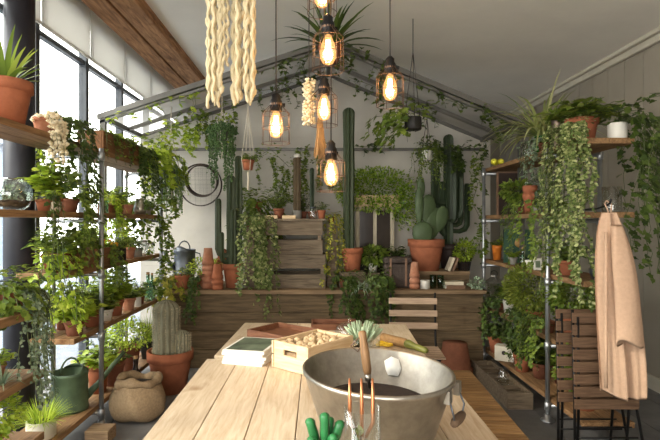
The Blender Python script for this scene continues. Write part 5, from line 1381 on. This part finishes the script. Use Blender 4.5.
# ================================================================ PENDANT LAMPS
def pendant(label, x, y, Y, s=1.0):
    c = at(x, y, Y); t = thing('pendant_lamp', label, 'lamp', c, U(0, 1), 'caged pendant lamps')
    top = zc(c.x) - c.z
    sg = .0
    MB().tube([(0, 0, .13 * s), (0, 0, top)], .0035, 6).build('cord', 'flex', t)
    MB().lathe([(.029, .05), (.03, .1), (.022, .115), (.022, .13), (.008, .145), (1e-4, .146)], 16).build('socket', 'blackmetal', t)
    MB().box(.02, .045, -.008, .008, .078, .094).build('switch', 'blackmetal', t, smooth=False)
    MB().lathe([(.014, .06), (.016, .045), (.03, .01), (.036, -.025), (.034, -.05), (.022, -.072), (1e-4, -.08)], 18).build('bulb', 'bulb', t)
    f = MB()
    for k in range(7):
        a = 2 * pi * k / 7; f.tube([(cos(a) * .006, sin(a) * .006, .03), (cos(a) * .015, sin(a) * .015, -.05), (cos(a + .45) * .014, sin(a + .45) * .014, -.05), (cos(a + .45) * .006, sin(a + .45) * .006, .028)], .0032, 5)
    f.build('filament', 'filament', t)
    f = MB(); rr = .068
    for k in range(8):
        a = 2 * pi * k / 8; f.tube([(cos(a) * .026, sin(a) * .026, .085), (cos(a) * rr, sin(a) * rr, .04), (cos(a) * rr * 1.02, sin(a) * rr * 1.02, -.105)], .0014, 5)
    for z_, r_ in ((.04, rr), (-.03, rr * 1.01), (-.105, rr * 1.02)): f.tube([(cos(2 * pi * k / 24) * r_, sin(2 * pi * k / 24) * r_, z_) for k in range(25)], .0014, 5, False)
    f.lathe([(.03, .08), (.03, .09)], 14, cap=False); f.build('cage', 'cage', t)
    ld = bpy.data.lights.new('bulb_light', 'POINT'); ld.energy = 2.2; ld.color = (1, .62, .3); ld.shadow_soft_size = .03
    lo = bpy.data.objects.new('bulb_light', ld); C.objects.link(lo); lo.parent = t; lo.location = (0, 0, -.02)
pendant('caged bulb lamp highest in the middle cluster, in front of the spiky plant', 328, 47, 2.2)
pendant('caged bulb lamp hanging alone on the right', 390, 85, 2.5)
pendant('caged bulb lamp second lowest in the middle cluster', 324, 105, 2.55)
pendant('caged bulb lamp hanging alone on the left', 276, 122, 2.45)
pendant('caged bulb lamp lowest of all in the middle', 331, 170, 2.45)
pendant('caged bulb lamp cut by the top edge of the picture', 322, -9, 2.35)

# ================================================================ HANGING GARLANDS
c = at(231, -40, 2.35)
t = thing('rope_garland', 'thick bundle of pale wavy rope strands hanging from the ceiling', 'garland', c)
for i in range(26):
    f = MB(); u = i / 25; x_ = -.112 + .224 * u + U(-.006, .006); yb = U(-.05, .05); L_e = (.60 + U(.0, .09)) if i not in (9, 10) else .5
    ph = U(0, 6); n = 44; r_ = U(.007, .0095)
    if i in (11,): continue
    pts = [V(x_ + .005 * sin(ph + k * 1.0) , yb + .005 * cos(ph + k * 1.0), .0 - L_e * k / n) for k in range(n + 1)]
    f.tube(pts, [r_ * (1 + .28 * sin(k * 1.9 + ph)) * (1 if k < n else .5) for k in range(n + 1)], 7); f.build('strand', 'rope', t)
MB().tube([(0, 0, 0), (0, 0, zc(c.x) - c.z)], .006, 6).build('hanger', 'rope', t); MB().tube([(-.12, 0, .01), (.12, 0, .01)], .012, 8).build('rod', 'handle', t)
# spiky hanging plant
c = at(330, 62, 4.05); hanging('hanging_plant', 'dark spiky leaved plant hanging behind the lamp cluster', (c.x, 4.05, c.z), zc(c.x), ('rim', .1, .13, 'dark'), blades(44, .5, .026, 'lf_dark', 1.45, .7, .02), m='flex', knot=False)
# cream dried bunch and jute bunch among lamps
def bunch(name, label, x, y, Y, m, n, w, L, kind):
    c = at(x, y, Y); t = thing(name, label, 'dried flowers', c)
    MB().tube([(0, 0, -.02), (0, 0, zc(c.x) - c.z)], .003, 5).build('cord', 'flex', t); f = MB()
    for i in range(n):
        a = U(0, 2 * pi); rr = w * sqrt(U(0, 1)); z_ = -L * U(.0, 1)
        if kind == 'petal': f.octa((cos(a) * rr, sin(a) * rr, z_), U(.008, .015), .8)
        else: f.tube([(cos(a) * .012, sin(a) * .012, 0), (cos(a) * rr * .6, sin(a) * rr * .6, -L * .5), (cos(a) * rr, sin(a) * rr, -L * U(.75, 1))], .0025, 4)
    f.build('blossom' if kind == 'petal' else 'stalks', m, t); return t
bunch('dried_flower_bunch', 'cream dried flower bunch hanging left of the middle lamps', 309, 80, 2.9, 'petal', 260, .035, .26, 'petal')
bunch('jute_bunch', 'tan jute tassel hanging below the middle lamps', 320, 118, 2.9, 'jute', 90, .045, .24, 'jute')
def G(x, Y, dz=-.07, dy=-.04): return V(x, Y + dy, zg(x) + dz)
vine('ivy climbing the left front rafter of the greenhouse canopy', [G(-1.95, 4.8), G(-1.4, 4.8), G(-.9, 4.8)], 'lf_lime', .055, 22, 9)
vine('ivy climbing the front rafter left of the spiky plant', [G(-.75, 4.8), G(-.3, 4.8), G(.05, 4.8)], 'lf_dark', .05, 34, 10)
vine('ivy along the inner left rafter above the sieves', [G(-1.75, 5.48), G(-1.3, 5.48), G(-.85, 5.48)], 'lf_mid', .055, 42, 16, (.1, .35), .09)
vine('ivy along the inner left rafter behind the left lamp', [G(-.7, 5.48), G(-.3, 5.48), G(.1, 5.48)], 'lf_dark', .05, 40, 14, (.1, .35), .08)
vine('ivy swag around the canopy ridge behind the right lamp', [G(.15, 4.8), G(.45, 4.8), G(.8, 4.8)], 'lf_dark', .06, 46, 14, (.1, .4), .12)
vine('ivy on the lower right front rafter over the spider plant', [G(.95, 4.8), G(1.4, 4.8), G(1.9, 4.8)], 'lf_dark', .055, 36, 12, (.08, .2), .08)
vine('ivy along the inner right rafter near the hanging white pot', [G(.35, 5.48), G(.9, 5.48), G(1.3, 5.48)], 'lf_dark', .05, 32, 10, (.08, .25), .06)
vine('thick ivy over the back right corner above the candelabra cactus', [G(1.2, 5.55, -.35), V(1.5, 5.6, 2.3), V(1.85, 5.5, 2.3)], 'lf_dark', .045, 110, 20, (.1, .32), .13)
vine('ivy hanging down the far right pipe post', [V(1.72, 5.3, 2.25), V(1.7, 5.28, 1.7), V(1.71, 5.28, 1.2)], 'lf_mid', .045, 100, 12, (.1, .25), .12)
vine('ivy hanging down the far left pipe post', [V(-1.52, 5.0, 2.0), V(-1.53, 5.0, 1.5), V(-1.52, 4.98, .9)], 'lf_mid', .05, 110, 14, (.1, .25), .13)
vine('ivy sprig reaching along the tie bar beside the tallest cactus', [V(.4, 5.8, 2.36), V(.7, 5.8, 2.38), V(.85, 5.8, 2.37)], 'lf_dark', .05, 50, 4, (.05, .12), .05)
vine('ivy tendrils reaching over the right wall boards', [V(2.05, 3.45, 2.25), V(2.35, 3.5, 2.35), V(2.7, 3.6, 2.42)], 'lf_dark', .055, 40, 9, (.3, .8), .05)
vine('leafy curtain hanging behind the left lamp', [V(-.6, 5.55, 2.25), V(-.3, 5.6, 2.2), V(.1, 5.6, 2.3)], 'lf_mid', .04, 90, 26, (.15, .5), .2)

# ---------------------------------------------------------------- settle neighbours so that no pot stands inside another
SOLID = {'pot', 'rim', 'body', 'glass_body', 'box_body', 'glass_bowl', 'cover', 'frame', 'side_board', 'end_board', 'slate', 'card', 'bowl', 'bowl_body', 'wire_frame', 'clay_pot', 'wax', 'lid', 'pages', 'cactus_body_'}
bpy.context.view_layer.update()
items = []
for o in C.objects:
    if o.parent is not None or 'category' not in o or o.get('category') in ('shelving', 'greenhouse', 'table', 'lamp', 'sieve'): continue
    P = []
    for c in ([o] if o.type == 'MESH' else o.children):
        if c.type == 'MESH' and (o.type == 'MESH' or c.name.split('.')[0] in SOLID): P += [o.matrix_world @ (c.matrix_local @ Vector(q) if c is not o else Vector(q)) for q in c.bound_box]
    if not P: continue
    lo = [min(p[k] for p in P) for k in range(3)]; hi = [max(p[k] for p in P) for k in range(3)]
    bz = o.location.z; X, Y = o.location.x, o.location.y; b = None
    if X < -1.55 and Y > 2.6 and min(abs(bz - q) for q in LZ) < .01: b = (-1.90, -1.585, 2.65, 5.12)
    elif X > 1.74 and Y > 3.2 and min(abs(bz - q) for q in RZ) < .01: b = (1.75, 2.11, 3.3, 5.3)
    elif Y > 5.0 and abs(bz - LG) < .01 and 'step' not in o['category'] and o['category'] not in ('planter', 'crate', 'cupboard', 'stand', 'timber'): b = (-1.55, 1.72, 5.04, 5.85)
    elif Y > 5.3 and abs(bz - ST) < .01: b = (1.02, 1.7, 5.36, 5.80)
    if o['category'] == 'planter' or hi[1] - lo[1] > .42: b = None
    items.append([o, lo, hi, b, V(0, 0, 0)])
for it in range(120):
    moved = False
    for i in range(len(items)):
        for j in range(i + 1, len(items)):
            A, B_ = items[i], items[j]
            if A[3] is None and B_[3] is None: continue
            d = [min(A[2][k], B_[2][k]) - max(A[1][k], B_[1][k]) for k in range(3)]
            if d[0] < .004 or d[1] < .004 or d[2] < .004: continue
            k = 0 if d[0] < d[1] * .8 else 1
            sg = 1 if (A[1][k] + A[2][k]) > (B_[1][k] + B_[2][k]) else -1
            wa = 0 if A[3] is None else 1; wb = 0 if B_[3] is None else 1
            for Q, w_, s_ in ((A, wa, sg), (B_, wb, -sg)):
                if not w_: continue
                m_ = s_ * d[k] * .55 * w_ / (wa + wb)
                lo_, hi_ = Q[3][2 * k], Q[3][2 * k + 1]
                m_ = max(m_, lo_ - Q[1][k]) if m_ < 0 else min(m_, hi_ - Q[2][k])
                if (m_ < 0) != (s_ < 0): m_ = 0
                Q[1][k] += m_; Q[2][k] += m_; Q[4][k] += m_; moved = True
    if not moved: break
for o, lo, hi, b, dv in items: o.location = o.location + dv

# ================================================================ LIGHT, CAMERA
w = bpy.data.worlds.new('World'); bpy.context.scene.world = w; w.use_nodes = True
nt = w.node_tree; nt.nodes.clear()
out = nt.nodes.new('ShaderNodeOutputWorld'); bg = nt.nodes.new('ShaderNodeBackground')
tc = nt.nodes.new('ShaderNodeTexCoord'); sp = nt.nodes.new('ShaderNodeSeparateXYZ')
nt.links.new(tc.outputs['Generated'], sp.inputs[0])
cr = ramp(nt, sp.outputs['Z'], [(1, .965, .905, 1), (.98, .965, .93, 1)], [0.0, .8])
nt.links.new(cr, bg.inputs[0]); bg.inputs[1].default_value = 7.0
nt.links.new(bg.outputs[0], out.inputs[0])
def portal(name, loc, rot, sx, sy):
    ld = bpy.data.lights.new(name, 'AREA'); ld.shape = 'RECTANGLE'; ld.size = sx; ld.size_y = sy; ld.cycles.is_portal = True
    o = bpy.data.objects.new(name, ld); C.objects.link(o); o.location = loc; o.rotation_euler = rot
portal('window_portal', (XL - .12, 2.9, 1.7), (0, radians(-90), 0), 3.3, 10.6)
portal('rear_portal', (-.6, -2.42, 1.6), (radians(90), 0, 0), 3.0, 2.0)
ld = bpy.data.lights.new('sun', 'SUN'); ld.energy = 1.5; ld.angle = radians(3); ld.color = (1, .9, .75)
o = bpy.data.objects.new('sun', ld); C.objects.link(o)
o.rotation_euler = V(.8, .45, -.5).to_track_quat('-Z', 'Y').to_euler()

cd = bpy.data.cameras.new('camera'); cam = bpy.data.objects.new('camera', cd); C.objects.link(cam)
cam.location = (0, 0, H); cam.rotation_euler = (radians(90), 0, 0)
cd.sensor_width = 36; cd.lens = F / 660 * 36; cd.shift_x = (330 - VX) / 660; cd.shift_y = (VY - 220) / 660; cd.clip_start = .05
sc = bpy.context.scene; sc.camera = cam
sc.view_settings.view_transform = 'Standard'; sc.view_settings.look = 'None'; sc.view_settings.gamma = 1; sc.view_settings.use_curve_mapping = False
sc.view_settings.exposure = 0.5
cy = sc.cycles; cy.use_denoising = True; cy.max_bounces = 10; cy.diffuse_bounces = 5; cy.transparent_max_bounces = 24; cy.transmission_bounces = 6
cy.caustics_reflective = False; cy.caustics_refractive = False; cy.sample_clamp_indirect = 6; cy.use_light_tree = True
print('THINGS', sum(1 for o in C.objects if 'category' in o))
